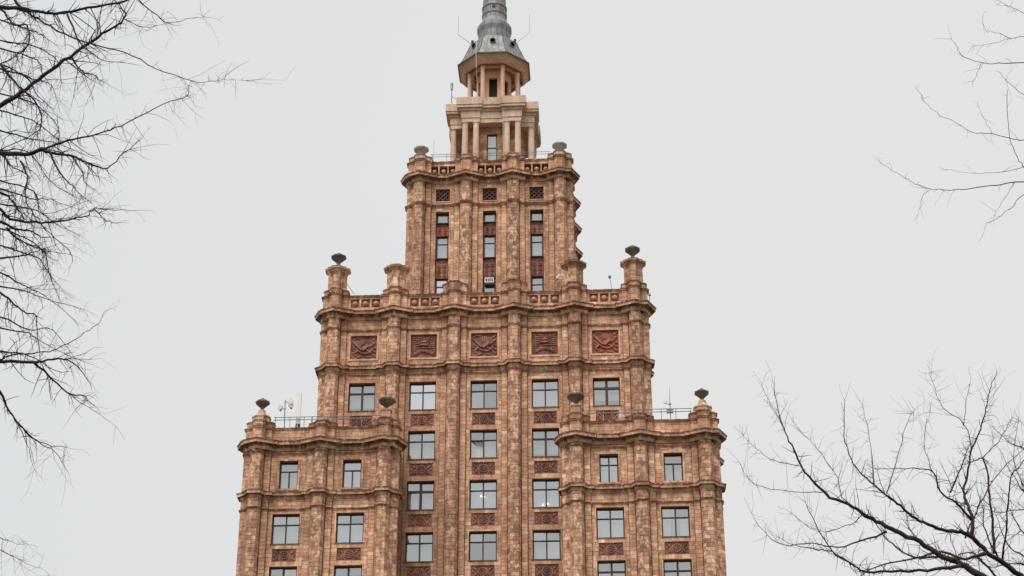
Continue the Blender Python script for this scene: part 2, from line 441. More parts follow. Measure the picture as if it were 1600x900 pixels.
PWL = [-14.77, -10.56, -6.35]; PWR = [6.35, 10.56, 14.77]
wA, wB, wC, wD = (49.26, 51.26), (45.47, 47.53), (41.85, 43.92), (38.2, 40.25)
openw = {i: [(.62, wA[0], wA[1], 0), (.91, wB[0], wB[1], 0), (.91, wC[0], wC[1], 0), (.91, wD[0], wD[1], 0),
             (.78, 44.27, 45.12, 1)] for i in range(2)}
yw = -3.25; sidew = [yw+.5+NB*k for k in range(7)]; ywb = sidew[-1]+.5
sidein = [yw+.5]
wall_tier('left wing', -15.27, -5.85, yw, ywb, PWL, sidew, sidew, 0, 52.1, 38.0, openw)
wall_tier('right wing', 5.85, 15.27, yw, ywb, PWR, sidew, sidew, 0, 52.1, 38.0, openw)

# ---- ashlar: 300 largest stones as parts, the rest as one facing per wall
cand = []
for wi, (w, st, bl) in enumerate(ALLBLOCKS):
    for b in bl:
        if b[0][0][2] > 43.5: cand.append((b[3], wi, id(b)))
cand.sort(reverse=True); chosen = {c[2] for c in cand[:290]}
for w, st, bl in ALLBLOCKS:
    for b in bl:
        if id(b) in chosen:
            m = MB(); emit(m, b); m.build('stone_block', STONE, w)
        else: emit(st, b)
    st.build('stone_facing', STONE, w, kind='stuff')

# ---- cornices and strings, each a part
def cornice(name, geo, prof, pal=TCORN, mat=CORN, pointed=True, piece=.62):
    pts, _ = outline(*geo, LOBEC if name == 'main_cornice' else LOBE)
    m = MB(); sweep(m, pts, prof, pal, piece); return m.build(name, mat, tower)
G2 = (-11.05, 11.05, -.15, y2b, P2, side2, side2)
G3 = (-5.83, 5.83, y3, y3b, P3, side3, side3)
GL = (-15.27, -5.85, yw, ywb, PWL, sidew, sidew)
GR = (5.85, 15.27, yw, ywb, PWR, sidew, sidew)
def crown(z):      # bed mould, soffit, fascia, weathering; z = top of the fascia
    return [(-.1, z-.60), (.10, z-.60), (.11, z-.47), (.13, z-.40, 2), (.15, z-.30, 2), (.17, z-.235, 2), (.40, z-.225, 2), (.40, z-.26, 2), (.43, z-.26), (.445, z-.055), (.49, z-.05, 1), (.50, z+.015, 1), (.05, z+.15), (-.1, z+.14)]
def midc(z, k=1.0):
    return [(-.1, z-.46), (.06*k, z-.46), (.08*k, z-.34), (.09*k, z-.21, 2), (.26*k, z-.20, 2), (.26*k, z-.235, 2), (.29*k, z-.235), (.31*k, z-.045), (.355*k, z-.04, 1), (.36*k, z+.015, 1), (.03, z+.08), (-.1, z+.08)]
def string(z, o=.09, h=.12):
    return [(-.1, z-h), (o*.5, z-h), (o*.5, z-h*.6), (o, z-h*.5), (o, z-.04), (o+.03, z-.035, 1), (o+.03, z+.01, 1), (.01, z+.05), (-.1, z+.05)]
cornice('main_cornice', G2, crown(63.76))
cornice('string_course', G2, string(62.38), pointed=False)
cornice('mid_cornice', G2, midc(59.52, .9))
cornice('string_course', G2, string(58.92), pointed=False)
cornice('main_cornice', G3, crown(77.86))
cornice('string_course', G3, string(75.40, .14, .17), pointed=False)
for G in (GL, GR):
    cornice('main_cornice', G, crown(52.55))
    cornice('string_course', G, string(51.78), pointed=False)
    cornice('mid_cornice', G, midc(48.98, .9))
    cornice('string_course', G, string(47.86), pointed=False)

# ---- parapets
def parapet(geo, z0, z1, boss=None, rec_d=.20, rmat=None, pal=TONES, mat=STONE, coppal=TCORN):
    pts, tags = outline(*geo, LOBE); pts = offset(pts, -.03); n = len(pts); m = MB()
    bosses = []
    for i in range(n):
        t, fid = tags[i]; p0, p1 = pts[i], pts[(i+1) % n]; ops = []
        L = (Vector(p1)-Vector(p0)).length
        if t == 'wall' and boss and fid != 'back':
            for k in (-1, 0, 1):
                ops.append((L/2+k*boss[0]-.29, L/2+k*boss[0]+.29, z0+boss[1], z0+boss[2], 1))
                if fid == 'front':
                    u = (Vector(p1)-Vector(p0)).normalized(); q = Vector(p0)+u*(L/2+k*boss[0])
                    bosses.append((q.x, q.y, z0+(boss[1]+boss[2])/2-.03))
        backing(m, p0, p1, z0, z1, ops, depth=rec_d+.02)
        if fid != 'back': facing(m, p0, p1, z0, z1, ops, h=.3, wr=(.3, .6), pal=pal)
    m.face([(p[0], p[1], z1-.02) for p in pts], (.12, .1, .09))
    pa = m.build('parapet', mat, tower)
    c = MB(); sweep(c, outline(*geo, LOBE)[0], [(-.12, z1-.10), (.05, z1-.10), (.06, z1-.02), (.11, z1-.02, 1), (.11, z1+.035, 1), (-.12, z1+.04)], coppal, .7); c.build('coping', CORN, pa)
    if bosses:
        s = MB(); prof = [(.05, -.19), (.14, -.14), (.19, -.03), (.18, .08), (.10, .17), (.03, .19)]
        s.lathe(prof, 0, 0, 10, 0)
        me = s.mesh('boss', TERRA_L, False); me.polygons.foreach_set('use_smooth', [True]*len(me.polygons))
        for b in bosses:
            o = link('boss', me, pa); o.location = Vector(o.location)+Vector((b[0], b[1]+rec_d-.07, b[2]))
            rec = MB(); rec.box((b[0]-.29, b[1]+rec_d, b[2]-.40), (b[0]+.29, b[1]+rec_d+.015, b[2]+.46))
            rec.build('panel_back', rmat or TERRAR2, pa, tone=False)
    return pa
TERRA_L = plain_mat('pale_terracotta', (.55, .34, .25), .8, 0, (.42, .22, .15), 2.5, (.4, .6), (1, 1, 1), .02)
TERRAR2 = terra_mat('orange_terracotta', (.38, .165, .105), (.24, .105, .07), .2)
TERRA_HOLLOW = terra_mat('hollow_shade_terracotta', (.10, .05, .042), (.06, .032, .03), .2)  # backs painted dark as the shade inside the open upper parapet
parapet(G2, 63.86, 65.12, (.74, .38, 1.02), .10)
parapet(G3, 77.96, 79.22, (.70, .22, .92), .26, TERRA_HOLLOW)
parapet(GL, 52.64, 53.62); parapet(GR, 52.64, 53.62)

# ---- lobed blocks (turrets, pedestals)
def cross(cx, cy, h, lo, lh):
    """square of half-size h with half-octagon lobes (half-width lh, reach lo) on all four sides"""
    pts = []
    for (ux, uy) in ((1, 0), (0, 1), (-1, 0), (0, -1)):
        nx, ny = uy, -ux
        for s, o in ((-h, 0), (-lh, 0), (-lh, lo*.5), (-lh*.62, lo), (lh*.62, lo), (lh, lo*.5), (lh, 0)):
            pts.append((cx+ux*s+nx*(h+o), cy+uy*s+ny*(h+o)))
    return pts
def lobed(name, cx, cy, h, lo, lh, z0, z1, cap=.16, pal=TPIER, mat=PIERM, capz=.3, parent=tower):
    pts = cross(cx, cy, h, lo, lh); n = len(pts); m = MB(); share = [tone(pal) for _ in range(40)]
    for i in range(n):
        backing(m, pts[i], pts[(i+1) % n], z0, z1)
        facing(m, pts[i], pts[(i+1) % n], z0, z1, h=.33, wr=(.5, .6), pal=pal, e0=.006, e1=.006, share=share)
    o = m.build(name, mat, parent)
    c = MB(); sweep(c, pts, [(-.12, z1-capz), (.03, z1-capz), (cap*.6, z1-capz*.55), (cap, z1-capz*.45), (cap*1.05, z1-.06), (cap*1.05+.02, z1-.055, 1), (cap*1.05+.02, z1-.03, 1), (.0, z1+.05), (-.12, z1+.05)],
                    [(tone(TCORN), 1) for _ in range(4)] if pal is not TBEIGE else TBEIGE, .5)
    c.face([(p[0], p[1], z1+.03) for p in pts], (.2, .14, .1)); c.build('cap', CORN if pal is not TBEIGE else BEIGE, o)
    return o
def finial(cx, cy, z, kind='cone', s=1.0, mat=FIN, parent=tower):
    m = MB()
    if kind == 'cone':
        prof = [(.24, 0), (.22, .06), (.13, .14), (.12, .22), (.20, .34), (.54, .66), (.55, .74), (.30, .90), (.14, .98), (.10, 1.04), (.04, 1.10)]
    else:
        prof = [(.20, 0), (.18, .08), (.12, .14), (.11, .24), (.20, .32), (.60, .66), (.62, .76), (.52, .80), (.10, .92), (.06, .97), (.02, 1.0)]
    m.lathe([(r*s, z+q*s) for r, q in prof], cx, cy, 8); return m.build('finial', mat, parent, tone=False)
# middle tier
for x in P2:
    end = abs(x) > 10; mid = abs(x) < 3
    yc = .35
    lobed('pedestal', x, yc, .43, .40, .40, 65.0, 65.95 if mid else 65.62, cap=.07, capz=.16)
    if not mid:
        t = lobed('turret', x, yc, .39, .25, .26, 65.6, 67.42, cap=.24, capz=.36)
        m = MB(); m.lathe([(.46, 67.42), (.44, 67.55), (.26, 67.68), (.22, 67.78)], x, yc, 8); m.build('neck', CORN, t, tone=True)
        if end: finial(x, yc, 67.76, 'cone', 1.04)
        elif x > 0:
            m = MB(); m.lathe([(.2, 67.72), (.22, 67.95), (.12, 68.2), (.05, 68.42)], x+.1, yc+.2, 6); m.build('broken_finial', FIN, t, tone=False)
# wings
for x in PWL+PWR:
    outer = abs(x) > 14; inner = abs(x) < 7; yc = yw+.5
    lobed('pedestal', x, yc, .44, .42, .40, 53.5, 54.0 if not (outer or inner) else 54.12, cap=.08, capz=.18)
    if outer:
        m = MB(); m.lathe([(.62, 54.1), (.62, 54.50), (.67, 54.52), (.66, 54.60), (.58, 54.66), (.40, 54.76), (.29, 54.92), (.24, 55.12)], x, yc, 8, col=(.40, .30, .215)); m.build('pedestal_bell', PIERM, tower)
        finial(x, yc, 55.06, 'cone', .93)
    if inner:
        m = MB(); m.box((x-.30, yc-.30, 54.1), (x+.30, yc+.30, 54.86), (.46, .345, .25)); m.box((x-.35, yc-.35, 54.86), (x+.35, yc+.35, 54.96), (.5, .36, .25))
        for k in (-1, 1): m.box((x+k*.5-.16, yc-.24, 54.1), (x+k*.5+.16, yc+.24, 54.42), (.42, .28, .18))
        m.build('pedestal_block', STONE, tower)
        finial(x, yc, 54.94, 'bowl', 1.0, FIN)
# upper tier
for x in P3:
    yc = y3+.5; end = abs(x) > 4
    lobed('pedestal', x, yc, .43, .40, .40, 79.1, 79.74 if end else 79.62, cap=.07, pal=TBEIGE, mat=BEIGE, capz=.14)
    if end:
        m = MB(); m.lathe([(.45, 79.76), (.42, 79.86), (.24, 79.93)], x, yc, 8, col=(.5, .43, .36)); m.build('neck', BEIGE, tower)
    if end: finial(x, yc, 79.92, 'bowl', .98, FINPALE)

# ---- terracotta reliefs (geometry, in a frame u right, v up, n out)
class Rel:
    def __init__(s, x, y, z): s.o = V(x, y, z); s.m = MB()
    def P(s, u, v, d): return s.o+V(u, -d, v)
    def bar(s, u0, v0, u1, v1, w, d, d0=0.0, w2=None):
        a, b = V(u0, v0), V(u1, v1); t = (b-a).normalized(); nn = V(-t.y, t.x); w2 = w if w2 is None else w2
        q = [a-nn*w/2, b-nn*w2/2, b+nn*w2/2, a+nn*w/2]; c = .012
        ce = (a+b)/2; qi = [p+(ce-p).normalized()*c*1.2 for p in q]
        B = [s.P(p.x, p.y, d0) for p in q]; T = [s.P(p.x, p.y, d) for p in qi]
        s.m.face(T)
        for i in range(4): j = (i+1) % 4; s.m.face([B[i], B[j], T[j], T[i]])
    def arc(s, cu, cv, r, w, d, a0=0, a1=360, n=16, e=1.0, taper=False, d0=0.0):
        for i in range(n):
            t0, t1 = [math.radians(a0+(a1-a0)*k/n) for k in (i, i+1)]
            if taper: ws = [w*max(.12, math.sin(PI*(k/n))) for k in (i, i+1)]
            else: ws = [w, w]
            ps = []
            for t, ww in ((t0, ws[0]), (t1, ws[1])):
                ps.append([(cu+(r+k*ww/2)*math.cos(t), cv+(r+k*ww/2)*math.sin(t)*e) for k in (-1, -.5, .5, 1)])
            for k in range(3):
                dd = [(d0, d), (d, d), (d, d0)][k]
                s.m.face([s.P(*ps[0][k], dd[0]), s.P(*ps[0][k+1], dd[1]), s.P(*ps[1][k+1], dd[1]), s.P(*ps[1][k], dd[0])])
    def dome(s, cu, cv, r, d, n=8, e=1.0):
        rings = [(r, 0), (r*.85, d*.6), (r*.45, d*.95)]
        for (ra, da), (rb, db) in zip(rings, rings[1:]):
            for i in range(n):
                t0, t1 = 2*PI*i/n, 2*PI*(i+1)/n
                s.m.face([s.P(cu+ra*math.cos(t0), cv+ra*e*math.sin(t0), da), s.P(cu+ra*math.cos(t1), cv+ra*e*math.sin(t1), da),
                          s.P(cu+rb*math.cos(t1), cv+rb*e*math.sin(t1), db), s.P(cu+rb*math.cos(t0), cv+rb*e*math.sin(t0), db)])
        s.m.face([s.P(cu+rings[-1][0]*math.cos(2*PI*i/n), cv+e*rings[-1][0]*math.sin(2*PI*i/n), rings[-1][1]) for i in range(n)])
def slab(x, y, z, hw, hh, d=.03):
    m = MB(); m.box((x-hw, y-d, z-hh), (x+hw, y+.03, z+hh)); return m
def panel(x, yb, z, hw, hh, draw, mat=TERRA, carv=None, label=None):
    """slab in the recess plus its carving as a part"""
    m = slab(x, yb, z, hw, hh); o = m.build('relief_panel', mat, tower, tone=False, label=label)
    r = Rel(x, yb-.03, z); draw(r, hw, hh); r.m.build('carving', carv or mat, o, tone=False)
    f = Rel(x, yb-.03, z); b = .05
    for q in ((-hw, -hh+b/2, hw, -hh+b/2), (-hw, hh-b/2, hw, hh-b/2), (-hw+b/2, -hh, -hw+b/2, hh), (hw-b/2, -hh, hw-b/2, hh)): f.bar(*q, b, .05)
    f.m.build('border', mat, o, tone=False)
    return o
def tools(r, hw, hh):
    D = .13
    for k in range(13):                                    # sun rays
        a = math.radians(12+k*13); r.bar(.02+.22*math.cos(a), .05+.22*math.sin(a), .02+.70*math.cos(a), .05+.66*math.sin(a), .03, D*.45, w2=.10)
    r.arc(.10, .12, .60, .15, D, 195, 355, 18, .95, True)          # sickle blade
    r.bar(-.42, -.18, -.66, -.42, .12, D)
    r.bar(-.78, .52, -.16, -.16, .13, D*.9)                        # shaft from upper left
    r.bar(-.12, -.18, .34, .22, .22, D*1.25)                       # hammer head
    r.bar(.30, .02, .78, .44, .13, D*.8); r.bar(.2, -.14, .56, -.40, .09, D*.7)
    for u, v, a, b in ((-.8, .1, -.45, -.12), (-.82, -.1, -.5, -.3), (-.8, -.34, -.45, -.62), (-.5, -.72, -.1, -.64), (.1, -.66, .5, -.74),
                       (.55, -.46, .82, -.70), (.6, -.22, .84, -.36), (.66, .06, .86, -.06), (.56, .62, .84, .78), (-.62, .78, -.2, .72)):
        r.bar(u, v, a, b, .08, D*.6)
    r.dome(-.6, -.52, .11, .1); r.dome(.66, .62, .10, .1); r.dome(-.68, .68, .09, .08)
def harvest(r, hw, hh):
    D = .11; q = random.Random(3)
    for k in range(15):                                    # sheaf fan at the foot
        a = math.radians(36+k*7.8); r.bar(.40*math.cos(a)*1.6, -.98+.40*math.sin(a)+.1, .60*math.cos(a)*1.35, -.98+.62*math.sin(a)+.1, .035, D*1.1, w2=.055)
    r.arc(0, -.98, .80, .07, D, 40, 140, 14, .85)
    for j, v in enumerate((-.10, .07, .24, .40, .56, .70)):
        wd = (.62, .52, .6, .44, .56, .38)[j]
        k = -wd
        while k < wd:
            r.bar(k, v+q.uniform(-.03, .03), k+.13, v+q.uniform(-.03, .05), .07, D*q.uniform(.4, 1.1)); k += .17
    for sgn in (-1, 1):
        for k in range(9):
            v = -.66+k*.165; r.bar(sgn*.66, v, sgn*.80, v+.09, .055, D*.8); r.bar(sgn*.60, v+.02, sgn*.50, v+.10, .05, D*.6)
        r.bar(sgn*.64, -.72, sgn*.64, .74, .03, D*.5)
    r.bar(-.3, .13, .3, .13, .10, D*1.3); r.bar(-.18, .36, .18, .36, .09, D*1.3); r.dome(0, .36, .13, .16)
def rosette(r, hw, hh):
    D = .075
    r.arc(0, 0, hh*.62, .07, D, 0, 360, 16); r.arc(0, 0, hh*.28, .05, D, 0, 360, 10); r.dome(0, 0, hh*.14, D)
    for k in range(8):
        a = PI/4*k+.2; r.bar(hh*.33*math.cos(a), hh*.33*math.sin(a), hh*.56*math.cos(a), hh*.56*math.sin(a), .05, D*.8)
    for sg in (-1, 1):
        r.arc(sg*hw*.74, 0, hh*.40, .05, D, -100, 100, 9) if sg < 0 else r.arc(sg*hw*.74, 0, hh*.40, .05, D, 80, 280, 9)
        r.dome(sg*hw*.80, 0, hh*.15, D); r.bar(sg*hw*.52, hh*.35, sg*hw*.88, hh*.78, .05, D*.8); r.bar(sg*hw*.52, -hh*.35, sg*hw*.88, -hh*.78, .05, D*.8)
        r.arc(sg*hw*.52, hh*.62, hh*.16, .04, D*.8, 0, 360, 8); r.arc(sg*hw*.52, -hh*.62, hh*.16, .04, D*.8, 0, 360, 8)
def grille(r, hw, hh):
    D = .14; s = .36
    for k in range(-4, 5):
        for sg in (-1, 1):
            c = k*s; pts = []
            for u in (-hw, hw):
                v = sg*(u-c)
                pts.append((u, v))
            (ua, va), (ub, vb) = pts
            def clip(t): return max(-hh, min(hh, t))
            u0, u1 = (c+clip(va)*sg, c+clip(vb)*sg)
            if u1 > -hw and u0 < hw and abs(u1-u0) > .08: r.bar(u0, clip(va), u1, clip(vb), .075, D if sg > 0 else D*.8)
    for i in range(-1, 2):
        for j in range(-1, 2): r.dome(i*s, j*s, .085, D*1.25)
def rounds(r, hw, hh):
    D = .08; rows = max(2, int(hh*2/.33)); st = 2*hh/rows
    for j in range(rows):
        v = -hh+st*(j+.5)
        for sg in (-1, 1):
            if j == rows-1: r.arc(sg*hw*.42, v, .11, .05, D, 20 if sg > 0 else -20, 200 if sg > 0 else 160, 8); r.bar(0, v-.1, sg*hw*.7, v+.1, .05, D*.7)
            else: r.arc(sg*hw*.45, v, .115, .045, D, 0, 360, 10); r.dome(sg*hw*.45, v, .05, D*.7)
    r.bar(0, -hh, 0, hh, .035, D*.6)
CARV = terra_mat('terracotta_carving', (.42, .19, .13), (.25, .105, .08))
CARVR = terra_mat('red_terracotta_carving', (.46, .16, .095), (.33, .11, .07), .2)
TERRAD = terra_mat('dark_terracotta', (.12, .055, .045), (.075, .04, .036))
TERRAR = terra_mat('red_terracotta', (.36, .105, .062), (.26, .08, .05), .2)
XB = [-8.44, -4.22, 0, 4.22, 8.44]
for i, x in enumerate(XB):
    red = i == 4
    panel(x, .13, 61.05, .925, .90, tools if i % 2 == 0 else harvest, TERRAR if red else TERRA, CARVR if red else CARV)
    for a, b in spd2: panel(x, .08, (a+b)/2, .78, (b-a)/2, rosette, TERRA, CARV)
for x in (-12.66, -8.455, 8.455, 12.66): panel(x, yw+.15+.08, 44.695, .78, .425, rosette, TERRA, CARV)
for x in (-3.553, 0, 3.553):
    panel(x, y3+.15+.22, 76.26, .54, .54, grille, TERRAD, TERRAD)
    panel(x, y3+.15+.20, 73.32, .44, .53, rounds, TERRAR if x < 0 else TERRA, CARVR if x < 0 else CARV)
    panel(x, y3+.15+.20, 70.0, .44, .80, rounds, TERRA, CARV)
# stone trims round panels and windows
def trim(x, y, z0, z1, hw, b, d, pal=TONES, mat=STONE, sides=True):
    m = MB(); c = lambda: tone(pal)
    m.box((x-hw-b, y-d, z1), (x+hw+b, y-.01, z1+b), c()); m.box((x-hw-b, y-d, z0-b), (x+hw+b, y-.01, z0), c())
    if sides:
        k = max(2, round((z1-z0)/.6))
        for s0, s1 in ((x-hw-b, x-hw), (x+hw, x+hw+b)):
            for j in range(k): m.box((s0, y-d, z0+(z1-z0)*j/k+.003), (s1, y-d+.0+ d-.01, z0+(z1-z0)*(j+1)/k-.003), c())
    return m.build('stone_surround', mat, tower)
PALE = [((.56, .40, .27), 5), ((.50, .345, .225), 4)]
for x in XB:
    trim(x, 0, 60.15, 61.95, .925, .13, .07, PALE)
    for a, b in win2[:4]: trim(x, 0, a, b, .93, .075, .055, TONES)
for x in (-3.553, 0, 3.553):
    trim(x, y3+.15, 75.72, 76.8, .54, .07, .06, TONES)
    trim(x, y3+.15, 66.0, 74.8, .50, .10, .07, TCORN, CORN)
for x in (-12.66, -8.455, 8.455, 12.66):
    trim(x, yw+.15, wA[0]+.02, wA[1], .62, .13, .10, TCORN, CORN)
    for q in (wB, wC): trim(x, yw+.15, q[0], q[1], .91, .075, .055, TONES)

# ---- windows
def window(x, yb, z0, z1, hw, cols_top=2, cols_bot=2, tfrac=.34, glass=0, curtain=None, mull=.05, lamp=None, open_left=False, parent=tower):
    """yb = plane of the frame's face; frame (mesh) > panes, sash bars in the frame, sill, curtains"""
    f = MB(); b = .065; d = .09
    f.box((x-hw, yb, z0), (x-hw+b, yb+d, z1)); f.box((x+hw-b, yb, z0), (x+hw, yb+d, z1))
    f.box((x-hw+b, yb, z1-b), (x+hw-b, yb+d, z1)); f.box((x-hw+b, yb, z0), (x+hw-b, yb+d, z0+b))
    zt = z1-(z1-z0)*tfrac; m = mull
    if cols_bot: f.box((x-hw+b, yb-.012, zt-m/2), (x+hw-b, yb+d-.005, zt+m/2))
    bands = [(zt+m/2, z1-b, cols_top)] + ([(z0+b, zt-m/2, cols_bot)] if cols_bot else [])
    if not cols_bot: bands = [(z0+b, z1-b, cols_top)]
    panes = []
    for lo, hi, c in bands:
        W = 2*hw-2*b
        for k in range(c):
            a0 = x-hw+b+W*k/c+(m/2 if k else 0); a1 = x-hw+b+W*(k+1)/c-(m/2 if k < c-1 else 0)
            panes.append((a0, a1, lo, hi))
            if k: f.box((x-hw+b+W*k/c-m/2, yb-.006, lo), (x-hw+b+W*k/c+m/2, yb+d-.008, hi))
            s = .022                                         # sash
            f.box((a0, yb+.02, lo), (a0+s, yb+.07, hi)); f.box((a1-s, yb+.02, lo), (a1, yb+.07, hi))
            f.box((a0+s, yb+.02, lo), (a1-s, yb+.07, lo+s)); f.box((a0+s, yb+.02, hi-s), (a1-s, yb+.07, hi))
    o = f.build('window', FRAME, parent, tone=False)
    sl = MB(); sl.box((x-hw-.03, yb-.27, z0-.05), (x+hw+.03, yb+.02, z0-.004)); sl.build('sill', FRAME, o, tone=False)
    for k, (a0, a1, lo, hi) in enumerate(panes):
        p = MB(); t = R.uniform(-.012, .012); t2 = R.uniform(-.01, .01)
        yy = yb+.05
        if open_left and k == len(panes)-cols_bot:           # casement standing open, hinged on its left edge
            e = a0+(a1-a0)*.62
            p.face([(a0, yy-.02, lo), (e, yy+.33, lo), (e, yy+.33, hi), (a0, yy-.02, hi)])
        else: p.face([(a0, yy+t, lo), (a1, yy-t, lo), (a1, yy-t+t2, hi), (a0, yy+t+t2, hi)])
        p.build('pane', GLASS[glass] if glass == 2 or R.random() < .7 else GLASS[R.choice((0, 1))], o, tone=False)
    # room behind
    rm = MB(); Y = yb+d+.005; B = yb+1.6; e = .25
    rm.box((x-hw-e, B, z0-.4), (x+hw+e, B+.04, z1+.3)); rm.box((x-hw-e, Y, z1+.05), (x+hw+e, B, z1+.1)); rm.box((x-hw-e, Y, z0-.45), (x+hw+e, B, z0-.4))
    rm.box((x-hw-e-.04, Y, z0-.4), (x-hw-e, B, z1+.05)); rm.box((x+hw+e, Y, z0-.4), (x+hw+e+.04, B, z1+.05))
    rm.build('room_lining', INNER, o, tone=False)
    cu = curtain if curtain is not None else R.choice(['full', 'none', 'blind', 'sides', 'half'])
    c = MB(); yc = yb+.24
    def drape(a, b_, lo, hi):
        nn = max(3, int((b_-a)/.05)); xs = [a+(b_-a)*i/nn for i in range(nn+1)]
        for i in range(nn):
            y0_, y1_ = yc+.004*math.sin(i*1.3), yc+.004*math.sin((i+1)*1.3)
            c.face([(xs[i], y0_, lo), (xs[i+1], y1_, lo), (xs[i+1], y1_, hi), (xs[i], y0_, hi)])
    if cu == 'full': drape(x-hw, x+hw, z0, z1)
    elif cu == 'blind':
        k = 0; zz = z1
        while zz > z0+(z1-z0)*R.choice([0, .2, .3]) and zz > z0+.1: c.box((x-hw+.03, yc, zz-.085), (x+hw-.03, yc+.01, zz-.012)); zz -= .09
    elif cu == 'half': drape(x-hw, x+hw, z0, z0+(z1-z0)*.66)
    elif cu == 'sides':
        drape(x-hw, x-hw*.35, z0, z1); drape(x+hw*.3, x+hw, z0, z1)
    if c.f: c.build('curtain', CURT, o, tone=False)
    if lamp:
        for (lx, lz) in lamp:
            q = MB(); q.lathe([(.02, lz-.05), (.05, lz-.02), (.05, lz+.02), (.02, lz+.05)], lx, yb+.16, 8); q.build('lamp', LAMP, o, tone=False)
    return o
YT = .20
spec = {(0, 1): dict(glass=2, curtain='full'), (1, 2): dict(open_left=True, curtain='half'), (0, 4): dict(mull=.14, curtain='blind'), (1, 3): dict(mull=.10),
        (2, 2): dict(glass=1, curtain='full', lamp=[(.02, 49.85), (-.16, 49.9)]), (2, 3): dict(glass=1, curtain='half', lamp=[(4.3, 49.25), (4.0, 49.2)]), (2, 1): dict(mull=.14, curtain='full'), (0, 0): dict(mull=.11, curtain='blind')}
for r_, (a, b) in enumerate(win2):
    for i, x in enumerate(XB):
        if r_ > 0 and i in (0, 4): continue
        window(x, YT, a, b, .93, **spec.get((r_, i), dict(glass=R.choice([0, 0, 1]))))
for k, x in enumerate((-12.66, -8.455, 8.455, 12.66)):
    yb = yw+.15+.20
    window(x, yb, wA[0], wA[1], .62, cols_top=(1, 1, 2, 1)[k], curtain=('full', 'full', 'full', 'half')[k], glass=(0, 1, 1, 0)[k])
    window(x, yb, wB[0], wB[1], .91, glass=1, curtain=('full', 'half', 'full', 'sides')[k])
    window(x, yb, wC[0], wC[1], .91, curtain='blind', mull=.09)
    window(x, yb, wD[0], wD[1], .91)
for x in (-3.553, 0, 3.553):
    yb = y3+.15+.24
    window(x, yb, 73.88, 74.8, .44, cols_top=1, cols_bot=0, curtain='full')
    window(x, yb, 70.84, 72.76, .44, cols_top=1, cols_bot=1, curtain='full', tfrac=.32)
    window(x, yb, 67.1, 69.16, .44, cols_top=1, cols_bot=1, curtain='full', tfrac=.30, glass=2 if x < 0 else 0)
    m = MB()
    for sg in (-1, 1): m.box((x+sg*.47-.03, yb-.03, 66.0), (x+sg*.47+.03, yb+.12, 74.8))
    m.build('slot_lining', FRAME, tower, tone=False)

# ---- belvedere (Greek cross with paired columns)
AX, AY = -.08, 11.1
def prism(m, pts, z0, z1, pal=TBEIGE, piece=9):
    n = len(pts)
    for i in range(n):
        a, b = Vector(pts[i]), Vector(pts[(i+1) % n]); k = max(1, round((b-a).length/piece))
        for q in range(k):
            p, r = a.lerp(b, q/k), a.lerp(b, (q+1)/k); m.face([(p.x, p.y, z0), (r.x, r.y, z0), (r.x, r.y, z1), (p.x, p.y, z1)], tone(pal))
    m.face([(p[0], p[1], z1) for p in pts], tone(pal)); m.face([(p[0], p[1], z0) for p in reversed(pts)], tone(pal))
def crosspl(a, b, e=0.0, notch=None):
    """plan of arms: reach a, half-width b, grown by e; optional recess (half-width, depth) in each arm's front"""
    pts = []
    for (ux, uy) in ((1, 0), (0, 1), (-1, 0), (0, -1)):
        nx, ny = uy, -ux
        L = [(-(b+e), a+e)]
        if notch: h, d = notch; L += [(-h, a+e), (-h, a+e-d), (h, a+e-d), (h, a+e)]
        L += [(b+e, a+e), (b+e, b+e)]
        for s, o in L: pts.append((AX+ux*s+nx*o, AY+uy*s+ny*o))
    return pts
A_, B_ = 3.30, 2.36
belv = MB(); prism(belv, crosspl(2.45, 1.9), 78.9, 84.9, TBROWN, .5)
bo = MB()
b_wall = MB()
# core walls in ashlar
cp = crosspl(2.45, 1.9); n = len(cp)
for i in range(n):
    p0, p1 = cp[i], cp[(i+1) % n]
    ops = [(1.9-.40, 1.9+.40, 80.4, 83.95)] if i == 0 else []
    backing(b_wall, p0, p1, 79.0, 84.8, ops, depth=.25); facing(b_wall, p0, p1, 79.0, 84.8, ops, h=.3, wr=(.35, .6), pal=TBROWN)
b_wall.build('belvedere_wall', STONE, tower)
window(AX, AY-2.45+.15, 80.4, 83.95, .40, cols_top=1, cols_bot=1, tfrac=.34, curtain='full', glass=0)
cm = MB(); cm.lathe([(.30, 0), (.30, .12), (.26, .20), (.25, 1.5), (.225, 5.0), (.225, 5.04), (.28, 5.12), (.28, 5.22)], 0, 0, 14, col=(.53, .455, .38))
cme = cm.mesh('portico_column', BEIGE); cme.polygons.foreach_set('use_smooth', [False]*len(cme.polygons))
for q in range(4):
    a = PI/2*q
    for s in (-2.08, -1.22, 1.22, 2.08):
        lx, ly = s, -(A_-.22)
        o = link('portico_column', cme, tower); o.location = V(AX+lx*math.cos(a)-ly*math.sin(a), AY+lx*math.sin(a)+ly*math.cos(a), 79.45)
e = MB()
prism(e, crosspl(A_, B_, 0, (.93, .18)), 84.62, 84.98)
prism(e, crosspl(A_, B_, .05, (.88, .18)), 84.985, 85.62)
prism(e, crosspl(A_, B_, .16, (.80, .18)), 85.625, 85.82)
eo = e.build('entablature', BEIGE, tower)
e = MB(); prism(e, crosspl(A_, B_, .34, (.72, .16)), 85.83, 86.05); prism(e, crosspl(A_, B_, .40, (.70, .14)), 86.055, 86.72); e.build('cornice_slab', BEIGE, tower)

